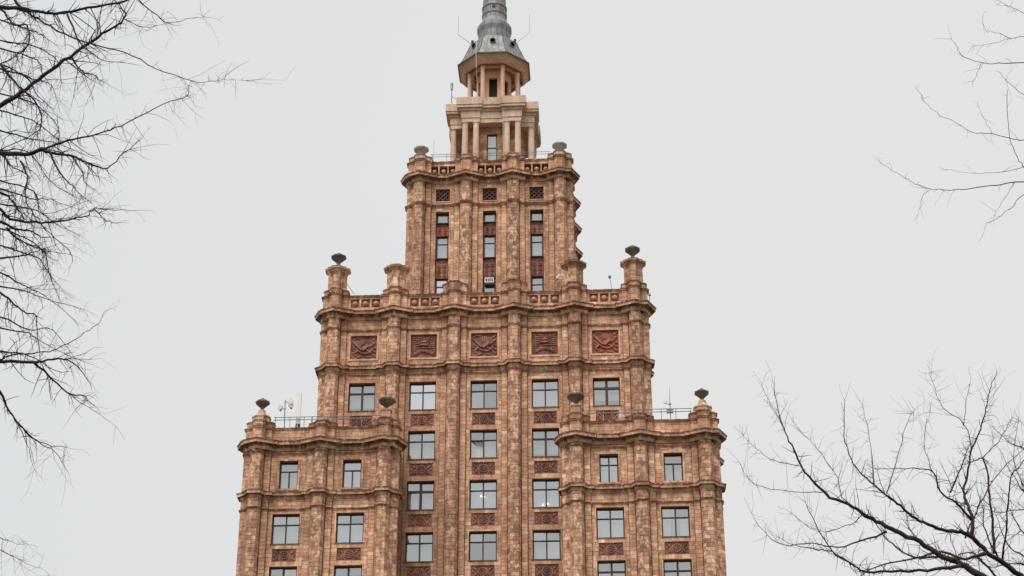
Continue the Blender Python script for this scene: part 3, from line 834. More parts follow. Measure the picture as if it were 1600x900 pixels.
# ---- octagonal lantern
def octp(ap, z, n=8): return [(AX+ap/math.cos(PI/n)*math.cos(PI/n+2*PI*i/n), AY+ap/math.cos(PI/n)*math.sin(PI/n+2*PI*i/n), z) for i in range(n)]
ml = MB(); ml.lathe([(2.35, 86.72), (2.35, 87.1), (2.3, 87.1), (2.3, 87.3)], AX, AY, 8, col=(.6, .42, .29)); ml.build('lantern_base', BEIGE, tower)
lw = MB()
o8 = octp(1.38, 0)
for i in range(8):
    p0, p1 = o8[i][:2], o8[(i+1) % 8][:2]; L = (Vector(p1)-Vector(p0)).length
    backing(lw, p0, p1, 87.2, 91.4, [(L/2-.33, L/2+.33, 87.3, 90.0)], depth=.2, back=False, col=(.52, .34, .225))
lw.build('lantern_wall', BEIGE, tower)
li = MB(); li.lathe([(.75, 87.2), (.75, 91.3)], AX, AY, 8); li.build('lantern_core', INNER, tower, tone=False)
cm = MB(); cm.lathe([(.21, 0), (.21, .1), (.18, .16), (.165, 3.4), (.20, 3.5), (.20, 3.58)], 0, 0, 12, col=(.53, .455, .38)); cme = cm.mesh('lantern_column', BEIGE)
for p in octp(1.95, 0):
    o = link('lantern_column', cme, tower); o.location = V(p[0], p[1], 87.2)
ev = MB(); cc = 1/math.cos(PI/8)
ev.lathe([(r*cc, z) for r, z in ((1.2, 91.15), (1.62, 91.15), (1.64, 90.78), (1.98, 90.78), (2.0, 91.08), (2.26, 91.10), (2.28, 90.80), (2.40, 90.82), (2.74, 91.26), (2.76, 91.32), (2.84, 91.34), (2.84, 91.48), (1.2, 91.52))], AX, AY, 8, col=(.40, .28, .205))
ev.build('eaves', BEIGE, tower)
gt = MB(); gt.lathe([(r*cc, z) for r, z in ((2.845, 91.42), (2.93, 91.44), (2.94, 91.55), (2.7, 91.58))], AX, AY, 8); gt.build('gutter', ROOFD, tower, tone=False)
rf = MB(); rf.lathe([(r*cc, z) for r, z in ((2.80, 91.57), (2.48, 92.15), (2.16, 93.0), (1.90, 93.75), (1.74, 94.02), (1.50, 94.18), (1.2, 94.20))], AX, AY, 8)
ro = rf.build('skirt_roof', ROOF, tower, tone=False)
sm = MB()
for i in range(8):
    for k in range(0, 5):
        t = k/4
        pts = []
        for ap, z in ((2.80, 91.57), (2.48, 92.15), (2.16, 93.0), (1.90, 93.75), (1.74, 94.02), (1.50, 94.18)):
            oo = octp(ap+.012, z); a, b = Vector(oo[i]), Vector(oo[(i+1) % 8]); pts.append(a.lerp(b, t))
        sm.tube(pts, .028 if k in (0, 4) else .016, 4)
sm.build('roof_seam', ROOFD, ro, tone=False)
ov = MB()
for i in (5, 6, 4, 7, 0, 3):      # oculi
    oo = octp(2.14, 93.14); a, b = Vector(oo[i]), Vector(oo[(i+1) % 8]); c_ = (a+b)/2; nn = (c_-V(AX, AY, c_.z)).normalized()
    m = MB(); m.tube([c_-nn*.25, c_+nn*.10], .25, 14); m.tube([c_+nn*.08, c_+nn*.14], .27, 14); q = m.build('oculus', ROOF, ro, tone=False)
    m = MB(); m.tube([c_+nn*.10, c_+nn*.146], .215, 14); m.build('opening', VOID, q, tone=False)
sp = MB()
sp.lathe([(1.34, 94.0), (1.34, 95.05), (1.40, 95.3), (1.45, 95.5), (1.44, 95.8), (1.28, 96.05), (1.12, 96.25), (1.03, 96.5), (1.0, 96.9), (1.04, 97.0), (1.06, 97.02), (1.06, 97.15), (1.0, 97.2),
          (.99, 97.75), (1.05, 97.78), (1.05, 97.9), (.98, 97.95), (.955, 98.1), (.90, 99.2), (.72, 103), (.5, 107.5), (.3, 112), (.12, 117), (.02, 119)], AX, AY, 20, col=(0, 0, 0))
so = sp.build('spire', ROOF, tower, tone=False)
sm = MB()
for i in range(16):
    a = 2*PI*i/16+.1; sm.tube([(AX+r*math.cos(a), AY+r*math.sin(a), z) for r, z in ((1.005, 96.5), (1.01, 97.0))]+[(AX+1.01*math.cos(a), AY+1.01*math.sin(a), 97.75)], .02, 4)
    sm.tube([(AX+.96*math.cos(a), AY+.96*math.sin(a), 98.1), (AX+.905*math.cos(a), AY+.905*math.sin(a), 99.2), (AX+.73*math.cos(a), AY+.73*math.sin(a), 103)], .015, 4)
sm.build('spire_seam', ROOFD, so, tone=False)
m = MB(); m.box((AX-.13, AY-1.06, 97.42), (AX+.13, AY-.9, 97.70)); m.build('hatch', DARK, so, tone=False)

# ================================================================ things fixed on the roofs
def railing(name, x0, x1, y, zt, zb, nb, label, zfoot, r=.028, gap=.24):
    t = thing(name, (x0, y, zfoot), label, 'railing', 'pipe railings on the roof edges')
    for z in (zt, zt-gap):
        m = MB(); m.tube([(x0, y, z), (x1, y, z)], r, 6); m.build('rail', RAIL, t, tone=False)
    for i in range(nb):
        x = x0+(x1-x0)*(i+.12)/(nb-.76) if nb > 1 else x0
        m = MB(); m.tube([(x, y+.045, zfoot), (x, y+.045, zt+.02)], r*.9, 6); m.build('post', RAIL, t, tone=False)
    return t
railing('roof_railing', -14.05, -7.0, -2.2, 54.86, 0, 8, 'grey pipe railing along the roof edge of the left wing', 53.6, gap=.19)
railing('roof_railing', 7.1, 14.1, -2.2, 54.86, 0, 8, 'pale grey pipe railing along the roof edge of the right wing', 53.6, gap=.21)
railing('roof_railing', -4.55, 4.6, 4.9, 79.83, 0, 9, 'thin grey railing in front of the columned belvedere', 79.2, r=.022, gap=.2)

def mast(name, base, top, r=.03): m = MB(); m.tube([base, top], r, 6); return m
def dish(m, p, d, r):
    d = Vector(d).normalized(); p = Vector(p)
    m.tube([p-d*.12, p-d*.05, p+d*.03, p+d*.05], [r*.55, r*.95, r, r*.96], 14)
t = thing('dish_mast', (-13.3, -2.1, 53.6), 'thin mast with three small white dishes on the left wing roof', 'antenna')
m = MB(); m.tube([(-13.30, -2.1, 53.6), (-13.37, -2.1, 56.2)], .03, 6); m.tube([(-13.3, -2.1, 55.55), (-13.6, -2.1, 55.5)], .025, 5); m.tube([(-13.35, -2.1, 56.05), (-13.05, -2.1, 56.0)], .025, 5); m.build('mast', DARK, t, tone=False)
for p, d, r in (((-13.66, -2.2, 55.60), (-.5, -1, -.1), .20), ((-12.98, -2.2, 56.03), (.3, -1, 0), .21), ((-12.95, -2.15, 55.78), (.5, -1, -.2), .19)):
    m = MB(); dish(m, p, d, r); dd = m.build('dish', WHITE, t, tone=False)
    m = MB(); m.box((p[0]-.06, p[1]+.10, p[2]-.2), (p[0]+.06, p[1]+.2, p[2]-.08)); m.build('bracket', DARK, dd, tone=False)
t = thing('panel_antenna', (-12.4, -2.0, 53.6), 'tall white box antenna standing on the left wing roof', 'antenna')
m = MB(); m.box((-12.56, -2.12, 54.42), (-12.27, -1.98, 56.72)); m.build('antenna_panel', WHITE, t, tone=False)
m = MB(); m.tube([(-12.42, -1.9, 53.6), (-12.42, -1.9, 56.0)], .045, 6); m.box((-12.58, -2.06, 54.15), (-12.50, -1.9, 54.42)); m.box((-12.36, -2.06, 54.1), (-12.28, -1.9, 54.42)); m.build('bracket', DARK, t, tone=False)
t = thing('camera_box', (-11.4, -2.0, 53.6), 'small white box on the railing beside the tall white antenna', 'camera')
m = MB(); m.box((-11.62, -2.1, 54.15), (-11.34, -1.9, 54.4)); m.build('housing', WHITE, t, tone=False); m = MB(); m.tube([(-11.48, -2.0, 53.6), (-11.48, -2.0, 54.9)], .04, 6); m.build('bracket', DARK, t, tone=False)
t = thing('whip_antenna', (12.65, -2.1, 53.6), 'thin upright rod antenna with a tiny dish on the right wing roof', 'antenna')
m = MB(); m.tube([(12.65, -2.1, 53.8), (12.65, -2.1, 55.4), (12.68, -2.1, 56.5)], [.035, .03, .012], 6); m.box((12.55, -2.16, 55.2), (12.74, -2.04, 55.3)); m.box((12.4, -2.16, 54.78), (12.85, -2.06, 54.83)); m.box((12.4, -2.16, 54.58), (12.85, -2.06, 54.63)); m.build('mast', RAIL, t, tone=False)
m = MB(); dish(m, (12.33, -2.15, 55.42), (-.3, -1, 0), .15); m.tube([(12.33, -2.1, 55.3), (12.65, -2.1, 55.22)], .02, 5); m.build('dish', WHITE, t, tone=False)
t = thing('roof_sensor', (9.0, .6, 65.1), 'thin rod with a round knob on the parapet left of the far right turret', 'sensor')
m = MB(); m.tube([(9.02, .3, 65.1), (8.88, .3, 66.25)], .02, 5); m.build('rod', RAIL, t, tone=False); m = MB(); m.lathe([(.03, 66.2), (.11, 66.28), (.12, 66.38), (.06, 66.46)], 8.87, .3, 8); m.build('knob', RAIL, t, tone=False)
t = thing('flood_light', (4.9, 4.3, 68.2), 'small pale floodlight on the stone beside the broken finial', 'floodlight')
m = MB(); m.box((4.98, 4.1, 68.55), (5.25, 4.28, 68.68), None or (.1, .1, .1), V(.86, 0, .5), V(0, 1, 0), V(-.5, 0, .86), V(.72+34.3+.25, 0, -2.5+12.2-.1)) if False else m.tube([(5.0, 4.25, 68.45), (5.28, 4.2, 68.72)], .09, 8)
m.build('housing', WHITE, t, tone=False); m = MB(); m.tube([(5.0, 4.35, 68.4), (5.12, 4.5, 68.5), (5.12, 4.8, 68.5)], .03, 5); m.build('bracket', DARK, t, tone=False)
t = thing('flood_light', (11.3, -.7, 63.9), 'tiny dark lamp on the cornice at the far right corner', 'floodlight')
m = MB(); m.tube([(11.60, -.5, 63.9), (11.62, -.5, 64.35)], .02, 5); m.build('bracket', DARK, t, tone=False); m = MB(); m.lathe([(.05, 64.3), (.10, 64.36), (.10, 64.46), (.05, 64.52)], 11.62, -.5, 8); m.build('housing', RAIL, t, tone=False)
t = thing('air_conditioner', (0, 5.0, 68.7), 'white boxed air conditioner with dark slots in the middle upper window', 'air conditioner')
m = MB(); X, Y, Z, hw_, hh_ = 0, 4.98, 68.86, .34, .20
m.box((X-hw_, Y, Z+hh_-.07), (X+hw_, Y+.4, Z+hh_)); m.box((X-hw_, Y, Z-hh_), (X+hw_, Y+.4, Z-hh_+.06)); m.box((X-hw_, Y, Z-hh_+.06), (X-hw_+.06, Y+.4, Z+hh_-.07)); m.box((X+hw_-.06, Y, Z-hh_+.06), (X+hw_, Y+.4, Z+hh_-.07))
for k in range(3): m.box((X-.162+k*.142, Y, Z-hh_+.06), (X-.122+k*.142, Y+.1, Z+hh_-.07))
m.build('casing', WHITE, t, tone=False); m = MB(); m.box((X-hw_+.06, Y+.035, Z-hh_+.06), (X+hw_-.06, Y+.38, Z+hh_-.07)); m.box((X-.33, Y+.04, Z-hh_-.14), (X+.33, Y+.3, Z-hh_-.01)); m.build('grille', DARK, t, tone=False)
for sg, lab in ((-1, 'bent wire antenna rising to the left of the spire roof'), (1, 'bent wire antenna rising to the right of the spire roof')):
    t = thing('wire_antenna', (AX+sg*1.5, AY, 94.2), lab, 'antenna', 'wire antennas on the roof below the spire')
    m = MB(); m.tube([(AX+sg*1.78, AY-.6, 93.9), (AX+sg*2.95, AY-.6, 94.98), (AX+sg*2.98, AY-.6, 96.95)], [.03, .018, .014], 5); m.build('rod', RAIL, t, tone=False)
    m = MB(); m.tube([(AX+sg*1.72, AY-.9, 93.75), (AX+sg*1.76, AY-.9, 94.1)], .11, 8); m.build('bracket', DARK, t, tone=False)
t = thing('antenna_mast', (-3.27, 8.4, 86.7), 'short antenna mast with a white cap at the left edge of the belvedere', 'antenna')
m = MB(); m.tube([(-3.2, 9.2, 86.7), (-3.33, 8.6, 87.1), (-3.33, 8.6, 88.2)], .03, 6); m.tube([(-3.33, 8.6, 87.6), (-2.7, 8.9, 87.3)], .02, 5); m.build('mast', DARK, t, tone=False)
m = MB(); m.lathe([(.06, 88.2), (.10, 88.24), (.10, 88.62), (.12, 88.66), (.12, 88.84), (.05, 88.92)], -3.33, 8.6, 8); m.build('radome', RAIL, t, tone=False)
t = thing('cable', (AX-1.3, AY-2.5, 93.6), 'thin pale cable hanging from the roof past the lantern column', 'cable')
m = MB(); m.tube([(AX-1.32, AY-1.9, 93.6), (AX-1.30, AY-2.96, 91.8), (AX-1.27, AY-2.96, 90.0), (AX-1.24, AY-2.2, 89.0), (AX-1.22, AY-2.2, 87.0)], .018, 5); m.build('wire', WHITE, t, tone=False)
t = thing('cable', (1.06, 7.7, 86), 'thin white cable running down beside the right pair of belvedere columns', 'cable')
m = MB(); m.tube([(AX+.93, AY-3.52, 86.0), (AX+.93, AY-3.45, 84.6), (AX+.98, AY-3.45, 80.4)], .018, 5); m.build('wire', WHITE, t, tone=False)
t = thing('lightning_rod', (-4.3, 4.9, 79.2), 'thin vertical rod beside the left bowl of the upper tier', 'rod')
m = MB(); m.tube([(-4.32, 4.9, 79.2), (-4.30, 4.9, 81.2)], .014, 5); m.build('rod', RAIL, t, tone=False)
t = thing('guy_wire', (-10.0, -.2, 66.4), 'thin wire slanting down from the far left turret to the parapet', 'wire')
m = MB(); m.tube([(-10.02, -.1, 66.45), (-9.3, .2, 65.4)], .02, 5); m.build('wire', RAIL, t, tone=False)

# ================================================================ bare trees in front
def TP(px, py, d):
    return CAM+(FW+RT*((px-800)/F_PX)+UP*((450-py)/F_PX))*d
PPM = lambda d: F_PX/d                                    # photo pixels per metre at distance d
class Tree:
    def __init__(s, name, base, top, label, r, seed):
        s.t = thing(name, base, label, 'tree', 'bare trees in front of the tower'); s.q = random.Random(seed)
        m = MB(); pts = [Vector(base), Vector(base).lerp(Vector(top), .35)+V(.1, .05, 0), Vector(base).lerp(Vector(top), .7)+V(-.08, .05, 0), Vector(top)]
        m.tube(pts, [r*1.25, r, r*.8, r*.5], 14); m.build('trunk', BARK, s.t, tone=False)
        s.top = Vector(top); s.base = Vector(base)
    def smooth(s, pts, k=4, jit=.0055):
        out = []
        n = len(pts)
        for i in range(n-1):
            p0, p1, p2, p3 = pts[max(i-1, 0)], pts[i], pts[i+1], pts[min(i+2, n-1)]
            for j in range(k):
                t = j/k
                v = ((p1*2)+(p2-p0)*t+(p0*2-p1*5+p2*4-p3)*t*t+(p1*3-p0-p2*3+p3)*t*t*t)*.5
                if i or j: v = v+V(s.q.uniform(-1, 1), s.q.uniform(-1, 1), s.q.uniform(-1, 1))*jit
                out.append(v)
        out.append(pts[-1]); return out
    def limb(s, px, d, r0, r1, tw=1.0, trop=V(0, 0, -.1), tl=.5, spread=1.0, root=True, knob=.35, dens=9, d1=None, sub=1.0, spur=8, twr=1.0):
        """px: pixel path, d: distance of its root, r0 r1: pixel radii; grows a branch mesh and its twigs"""
        n = len(px); d1 = d1 if d1 is not None else d+s.q.uniform(-.8, .8)
        pts = [TP(x, y, d+(d1-d)*i/max(1, n-1)) for i, (x, y) in enumerate(px)]
        sp_ = s.smooth(pts)
        R0, R1 = r0/PPM(d), r1*.6/PPM(d1); m_ = len(sp_)
        rr = [(R0+(R1-R0)*(i/(m_-1))**.62)*(1+knob*.55*s.q.random()) for i in range(m_)]
        path = sp_; rads = rr
        if root:                                             # out of frame back to the trunk
            a = sp_[0]; at = s.base.lerp(s.top, min(1, max(.25, (a.z-1.2)/(s.top.z))))
            path = [at, at.lerp(a, .4)+V(0, 0, .1), at.lerp(a, .75)+V(0, 0, .06)]+sp_; rads = [R0*2.2, R0*1.7, R0*1.3]+rr
        m = MB(); m.tube(path, rads, 7); b = m.build('branch', BARK, s.t, tone=False, smooth=True)
        if tw > 0:
            s.mb = MB(); L = sum((sp_[i+1]-sp_[i]).length for i in range(m_-1))
            k = int(L*dens*tw)
            for j in range(k):
                f = s.q.uniform(.02, 1) if n > 2 else s.q.random(); i = min(m_-2, int(f*(m_-1)))
                p = sp_[i].lerp(sp_[i+1], s.q.random()); t = (sp_[i+1]-sp_[i]).normalized()
                side = V(s.q.gauss(0, 1), s.q.gauss(0, 1), s.q.gauss(0, 1)); side = (side-t*side.dot(t)).normalized()
                dr = (t*s.q.uniform(.3, 1.0)+side*spread+trop*2).normalized()
                s.twig(p, dr, tl*s.q.uniform(.25, 1.15), max(.0009, min(rr[i]*.5, .0040*twr*s.q.uniform(.4, 1))), trop, 0 if s.q.random() > .55*sub else 1)
            for j in range(int(L*spur)):                     # short knobbly spurs
                i = s.q.randrange(m_-1); p = sp_[i].lerp(sp_[i+1], s.q.random()); side = V(s.q.gauss(0, 1), s.q.gauss(0, 1), s.q.gauss(0, 1)).normalized()
                s.twig(p, side, s.q.uniform(.03, .13), max(.0012, min(rr[i]*.5, .003)), trop, 0)
            s.twig(sp_[-1], (sp_[-1]-sp_[-2]).normalized(), tl*.45, max(.0012, R1*.9), trop, 1)
            if s.mb.f: s.mb.build('twigs', BARK, b, tone=False, kind='stuff')
        return b
    def twig(s, p, d, L, r, trop, lev):
        q = s.q; n = max(3, int(L/.07)); st = L/n; pts = [p]; rad = [r]; dd = d.copy()
        for i in range(n):
            dd = (dd+trop*.16+V(q.gauss(0, 1), q.gauss(0, 1), q.gauss(0, 1))*.19).normalized()
            p = p+dd*st; pts.append(p); rad.append(max(.00045, r*(1-.8*(i+1)/n))*(1.4 if i % 2 else 1))
            if lev > 0 and q.random() < .45:
                side = V(q.gauss(0, 1), q.gauss(0, 1), q.gauss(0, 1)); side = (side-dd*side.dot(dd)).normalized()
                s.twig(p, (dd*.7+side*.8).normalized(), L*q.uniform(.25, .55), rad[-1]*.7, trop, lev-1)
        s.mb.tube(pts, rad, 3)
def bp(d, px, py): return TP(px, py, d)
# left tree: drooping limbs
base = TP(-560, 450, 12.5); LT = Tree('bare_tree', (base.x, base.y, 0), (base.x+.1, base.y+.2, base.z+2.6), 'large bare tree with dark drooping branches along the left edge', .26, 11)
DN = V(.02, 0, -.42); SD = V(.12, 0, -.16)
L_ = lambda *a, **k: LT.limb(*a, **{'tl': .25, 'dens': 27, 'spur': 24, 'twr': 1.35, **k})
L_([(-70, 2), (0, 10), (35, 13), (60, 19), (100, 20), (150, 10), (195, 1), (235, -12)], 11.5, 4, 2.0, .9, SD)
L_([(15, -15), (30, 10), (60, 30), (100, 53), (145, 68), (195, 82), (245, 107), (300, 127), (330, 128), (352, 124), (385, 126)], 11.8, 2.2, .12, .55, SD, d1=11.4)
L_([(-80, 205), (0, 165), (33, 145), (70, 117), (110, 88), (143, 66), (165, 50), (185, 38), (195, 25), (190, 12), (172, -6)], 12, 4.6, 1.3, 1.1, SD)
L_([(-90, 236), (0, 240), (45, 240), (65, 233), (80, 240), (110, 243), (140, 255), (168, 262), (195, 238), (222, 215)], 12.2, 4.8, .5, 1.1, DN)
L_([(60, 236), (95, 222), (130, 215), (165, 205), (200, 192), (256, 163), (290, 150), (295, 133)], 12.2, 2.0, .6, 1.1, DN, root=False)
L_([(80, 242), (95, 273), (110, 287), (125, 303), (143, 317)], 12.2, 1.7, .5, .8, DN, root=False)
L_([(110, 243), (128, 268), (133, 285), (150, 298)], 12.1, 1.3, .5, .9, DN, root=False)
L_([(0, 238), (20, 262), (45, 275), (40, 298)], 12.3, 1.5, .6, .8, DN, root=False)
L_([(-70, 270), (0, 300), (20, 315), (33, 333), (43, 347)], 12.6, 2.8, 1.0, .8, DN)
L_([(30, -20), (32, 252), (43, 275), (40, 300), (43, 320), (60, 343), (80, 367), (107, 390), (113, 410)][1:], 11.4, 1.6, .7, .9, DN, root=False)
L_([(-60, 312), (0, 328), (15, 342), (50, 347), (80, 347), (115, 341), (135, 337), (147, 326), (170, 327), (212, 329)], 12.0, 3.2, .5, .9, SD)
L_([(147, 326), (165, 344), (187, 348)], 12.0, 1.2, .5, .5, DN, root=False)
L_([(-60, 330), (0, 345), (20, 357), (45, 361), (65, 370), (78, 371)], 12.3, 3.2, .6, 1.0, DN)
L_([(10, 356), (35, 378), (60, 388), (75, 392), (110, 398)], 12.3, 1.6, .5, 1.0, DN, root=False)
L_([(-60, 415), (0, 405), (40, 398), (70, 388)], 12.5, 2.4, 1.0, .9, DN)
L_([(-60, 430), (0, 457), (20, 473), (37, 487), (57, 493), (58, 515), (62, 550)], 12.5, 2.2, .8, .9, DN)
L_([(60, 250), (70, 390), (78, 430), (92, 465)][1:], 12.1, 1.2, .4, .7, DN, root=False)
L_([(-90, 560), (0, 565), (55, 566), (60, 565), (90, 560), (112, 566), (135, 590), (143, 606)], 12.0, 3.4, .5, .5, DN)
L_([(0, 562), (20, 555), (60, 551), (90, 545), (125, 525), (152, 507), (165, 486)], 12.0, 1.4, .5, .35, V(0, 0, .05), root=False, sub=.3)
L_([(53, 566), (75, 585), (105, 613), (130, 619), (143, 631)], 12.0, 2.0, .9, .5, DN, root=False)
L_([(107, 615), (125, 628), (180, 665)], 12.0, 1.0, .3, .3, DN, root=False)
L_([(-50, 560), (0, 612), (10, 635), (30, 663), (50, 685), (75, 695), (105, 699)], 11.6, 2.8, .6, .45, DN)
L_([(32, 665), (60, 690), (85, 706), (103, 732)], 11.6, 1.4, .3, .5, DN, root=False)
L_([(20, 650), (40, 690), (55, 735)], 11.6, 1.0, .3, .5, DN, root=False)
L_([(-60, 820), (0, 840), (22, 848), (46, 851)], 11.8, 1.0, .2, .2, DN)
L_([(-60, 838), (0, 860), (35, 878), (65, 888)], 11.8, 1.1, .25, .2, DN)
L_([(-60, 90), (0, 108), (40, 120), (60, 150), (75, 165)], 12.4, 2.0, .7, 1.0, DN)
L_([(-60, 0), (0, 15), (20, 38), (43, 40), (45, 70), (20, 90), (-20, 110)], 12.0, 2.0, 1.2, .9, DN)
L_([(0, 100), (30, 135), (55, 158), (65, 190), (55, 208), (0, 235)], 12.2, 1.8, 1.0, 1.1, DN, root=False)
L_([(105, 22), (125, 65), (145, 83), (165, 95), (195, 98)], 11.6, 1.6, .5, .8, DN, root=False)
L_([(112, 88), (128, 112), (150, 118), (155, 125)], 11.9, 1.6, .8, .8, DN, root=False)
L_([(210, -8), (240, 20), (262, 35), (300, 28), (322, 27)], 11.2, 1.2, .3, .5, DN, root=False)
L_([(195, 30), (225, 43), (255, 38)], 11.5, .8, .3, .4, SD, root=False)
for k in range(18):                                       # back layer, thin
    y0_ = 20+k*31+LT.q.uniform(-15, 15)
    L_([(-60, y0_-15), (0, y0_), (40+LT.q.uniform(0, 20), y0_+LT.q.uniform(0, 25)), (65+LT.q.uniform(0, 30), y0_+LT.q.uniform(10, 60)), (85+LT.q.uniform(0, 60), y0_+LT.q.uniform(30, 90))], 13.6, 1.9, .4, 1.0 if k < 13 else .5, DN)
# right lower tree: limbs rising to the left
base = TP(1990, 1250, 12.0); RTR = Tree('bare_tree', (base.x, base.y, 0), tuple(TP(1800, 1090, 12.0)), 'bare tree with thick limbs rising from the lower right corner', .2, 5)
L_ = lambda px, d, r0, *a, **k: RTR.limb(px, d, r0*(.88 if r0 > 1.5 else .66), *a, **{'tl': .21, 'dens': 15, 'spur': 30, **k}); UPW = V(-.05, 0, .30); LF = V(-.12, 0, .10)
L_([(1700, 985), (1600, 928), (1531, 900), (1502, 882), (1469, 867), (1436, 847), (1399, 830), (1370, 814), (1348, 803), (1333, 792), (1297, 777), (1275, 757), (1253, 731), (1240, 702), (1227, 676), (1216, 643), (1210, 610)], 11.6, 8, .7, 1.0, UPW, knob=.25)
L_([(1720, 1010), (1640, 935), (1594, 900), (1572, 882), (1542, 863), (1520, 841), (1502, 832), (1473, 827), (1443, 817), (1421, 803), (1407, 790), (1388, 777), (1370, 761), (1348, 742), (1330, 717), (1319, 680), (1320, 625)], 12.2, 6.5, .6, 1.0, UPW, knob=.3)
L_([(1517, 839), (1519, 812), (1512, 790), (1506, 772), (1511, 742), (1519, 702), (1535, 662), (1542, 632), (1548, 603), (1557, 585)], 12.1, 4.0, .6, 1.1, UPW, root=False)
L_([(1553, 865), (1551, 823), (1546, 775), (1542, 739), (1535, 717), (1519, 722)], 12.0, 3.0, 1.2, .9, UPW, root=False)
L_([(1566, 876), (1572, 827), (1577, 775), (1581, 742), (1594, 728), (1612, 700)], 12.3, 2.0, .8, .8, UPW, root=False)
L_([(1500, 884), (1462, 890), (1407, 893), (1352, 893), (1330, 880), (1300, 862), (1275, 819), (1258, 782)], 11.6, 3.6, .6, .9, UPW, root=False)
L_([(1542, 863), (1510, 873), (1473, 863), (1429, 872), (1370, 886), (1340, 905)], 11.9, 3.2, 1.0, .8, LF, root=False)
L_([(1473, 868), (1429, 872), (1400, 855), (1380, 836), (1368, 816)], 11.8, 2.0, 1.2, .7, UPW, root=False)
L_([(1385, 831), (1348, 845), (1311, 854), (1271, 850), (1223, 850), (1194, 830), (1172, 797)], 11.7, 2.0, .4, .3, UPW, root=False)
L_([(1330, 882), (1300, 862), (1270, 858), (1240, 852), (1215, 838)], 11.6, 1.6, .4, .8, UPW, root=False)
L_([(1289, 768), (1253, 770), (1190, 761), (1165, 742), (1154, 720)], 11.6, 1.1, .35, .3, UPW, root=False)
L_([(1249, 728), (1220, 722), (1187, 706), (1159, 676)], 11.6, 1.0, .35, .3, UPW, root=False)
L_([(1218, 654), (1201, 625), (1190, 598)], 11.6, .8, .3, .3, UPW, root=False)
L_([(1517, 812), (1495, 786), (1469, 768), (1458, 739), (1429, 731), (1400, 733), (1366, 733)], 12.1, 2.4, .5, .8, UPW, root=False)
L_([(1485, 769), (1502, 731), (1512, 700)], 12.2, 1.6, .9, .9, UPW, root=False)
L_([(1458, 739), (1443, 691), (1454, 640)], 12.2, 1.0, .35, .8, UPW, root=False)
L_([(1385, 771), (1403, 713), (1414, 669), (1429, 640)], 12.1, 1.2, .35, .8, UPW, root=False)
L_([(1365, 755), (1363, 709), (1355, 665), (1348, 632)], 12.1, 1.1, .35, .8, UPW, root=False)
L_([(1519, 702), (1506, 662), (1473, 636), (1458, 599), (1452, 577)], 12.1, 1.4, .3, .7, UPW, root=False)
L_([(1506, 665), (1509, 632), (1517, 592)], 12.1, 1.0, .3, .7, UPW, root=False)
L_([(1335, 793), (1315, 775), (1308, 746), (1275, 698), (1242, 665)], 11.8, 1.4, .35, .9, UPW, root=False)
L_([(1508, 841), (1525, 800), (1540, 770), (1560, 740), (1590, 710), (1615, 690)], 12.4, 1.6, .5, .9, UPW, root=False)
L_([(1535, 717), (1560, 690), (1580, 655), (1597, 660)], 12.2, 1.2, .4, .9, UPW, root=False)
L_([(1600, 760), (1585, 720), (1592, 650)], 12.8, 1.4, .4, .8, UPW)
L_([(1640, 800), (1600, 795), (1560, 800), (1520, 790)], 12.8, 1.6, .4, .8, UPW)
L_([(1436, 847), (1420, 825), (1416, 800), (1400, 770)], 11.8, 1.4, .4, .9, UPW, root=False)
L_([(1560, 905), (1530, 872), (1512, 862), (1490, 872)], 11.9, 2.4, 1.0, .6, UPW, root=False)
L_([(1348, 803), (1330, 818), (1290, 830), (1262, 822), (1235, 800)], 11.7, 1.2, .35, .8, LF, root=False)
for p_ in ([(1640, 880), (1600, 868), (1575, 850), (1560, 815), (1552, 790)], [(1640, 850), (1600, 835), (1580, 800), (1560, 772)], [(1650, 905), (1610, 885), (1580, 880), (1545, 885), (1515, 860)],
           [(1650, 780), (1605, 770), (1585, 745), (1560, 700)], [(1630, 720), (1600, 700), (1575, 690), (1550, 665)], [(1560, 872), (1540, 830), (1535, 795), (1525, 760)]):
    L_(p_, 12.9, 1.9, .4, 1.1, UPW)
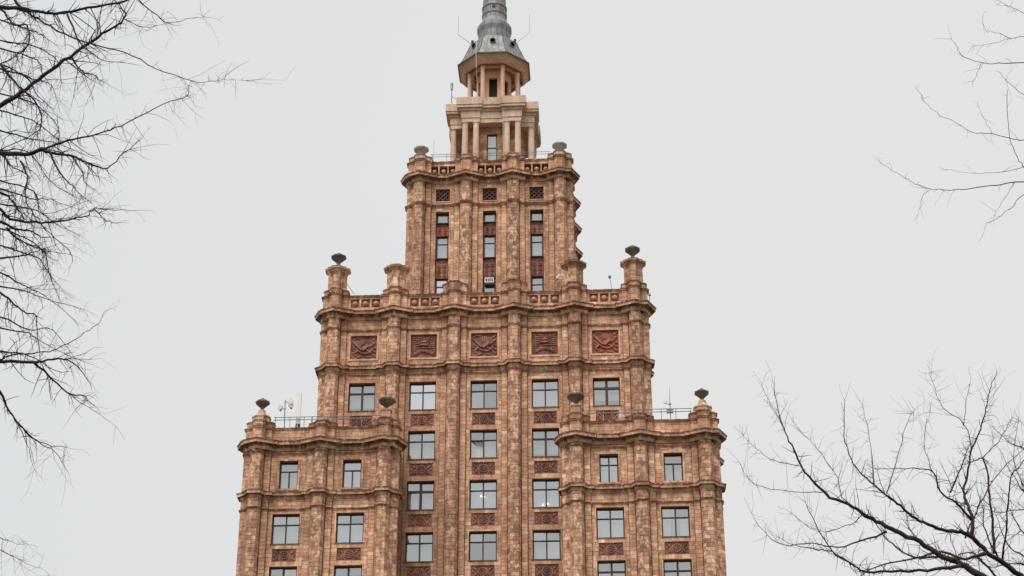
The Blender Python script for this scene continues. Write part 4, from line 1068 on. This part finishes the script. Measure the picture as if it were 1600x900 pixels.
# right upper tree: thin level boughs
base = TP(2020, 300, 13.0); UR = Tree('bare_tree', (base.x, base.y, 0), (base.x-.1, base.y+.2, base.z+2.0), 'slender bare tree reaching in thin twigs at the upper right edge', .2, 23)
L_ = lambda px, d, r0, r1, *a, **k: UR.limb(px, d, r0*.55, r1, *a, **k); K = dict(tl=.15, spread=.8, dens=5, sub=.5)
L_([(1680, 93), (1600, 97), (1560, 99), (1533, 98), (1505, 88), (1495, 75), (1483, 50)], 12.6, 1.7, .35, .55, V(-.1, 0, .05), **K)
L_([(1680, 224), (1600, 219), (1585, 218), (1550, 209), (1518, 206), (1500, 195), (1470, 180), (1450, 165), (1437, 145)], 12.8, 1.4, .3, .5, V(-.1, 0, .05), **K)
L_([(1700, 272), (1600, 283), (1560, 289), (1510, 296), (1485, 297), (1450, 294), (1425, 284), (1400, 270), (1378, 256)], 12.4, 1.9, .3, .5, V(-.05, 0, -.2), **K)
L_([(1680, 40), (1600, 57), (1580, 60), (1550, 68), (1520, 72)], 13, 1.1, .3, .5, V(-.1, 0, .1), **K)
L_([(1580, 60), (1555, 50), (1540, 48), (1535, 26)], 13, .7, .3, .3, V(-.1, 0, .1), root=False, **K)
L_([(1660, 50), (1600, 20), (1575, 8), (1558, 0)], 13, 1.0, .4, .4, V(-.1, 0, .1), **K)
L_([(1574, 140), (1577, 210), (1590, 245), (1600, 262)], 12.8, .6, .9, .4, V(-.1, 0, .1), root=False, **K)
L_([(1660, 262), (1600, 262), (1560, 270), (1520, 270), (1480, 265)], 12.9, 1.0, .3, .5, V(-.1, 0, 0), **K)
L_([(1660, 260), (1600, 303), (1580, 325), (1550, 345), (1540, 350), (1536, 366)], 12.6, 1.2, .3, .5, V(-.05, 0, -.2), **K)
L_([(1585, 285), (1570, 310), (1555, 334)], 12.4, .8, .3, .4, V(0, 0, -.2), root=False, **K)
L_([(1532, 100), (1525, 118), (1519, 130)], 12.6, .7, .4, .2, V(0, 0, -.2), root=False, **K)
L_([(1640, 160), (1600, 148), (1575, 128), (1560, 112)], 12.9, .9, .4, .4, V(0, 0, .1), **K)
L_([(1550, 209), (1540, 190), (1528, 165)], 12.8, .6, .25, .3, V(0, 0, .1), root=False, **K)
L_([(1455, 295), (1440, 310), (1435, 335)], 12.4, .6, .25, .2, V(0, 0, -.2), root=False, **K)

bpy.context.view_layer.update()
print('objects', len(bpy.data.objects), 'tris', sum(len(o.data.polygons)*2 for o in bpy.data.objects if o.type == 'MESH'))
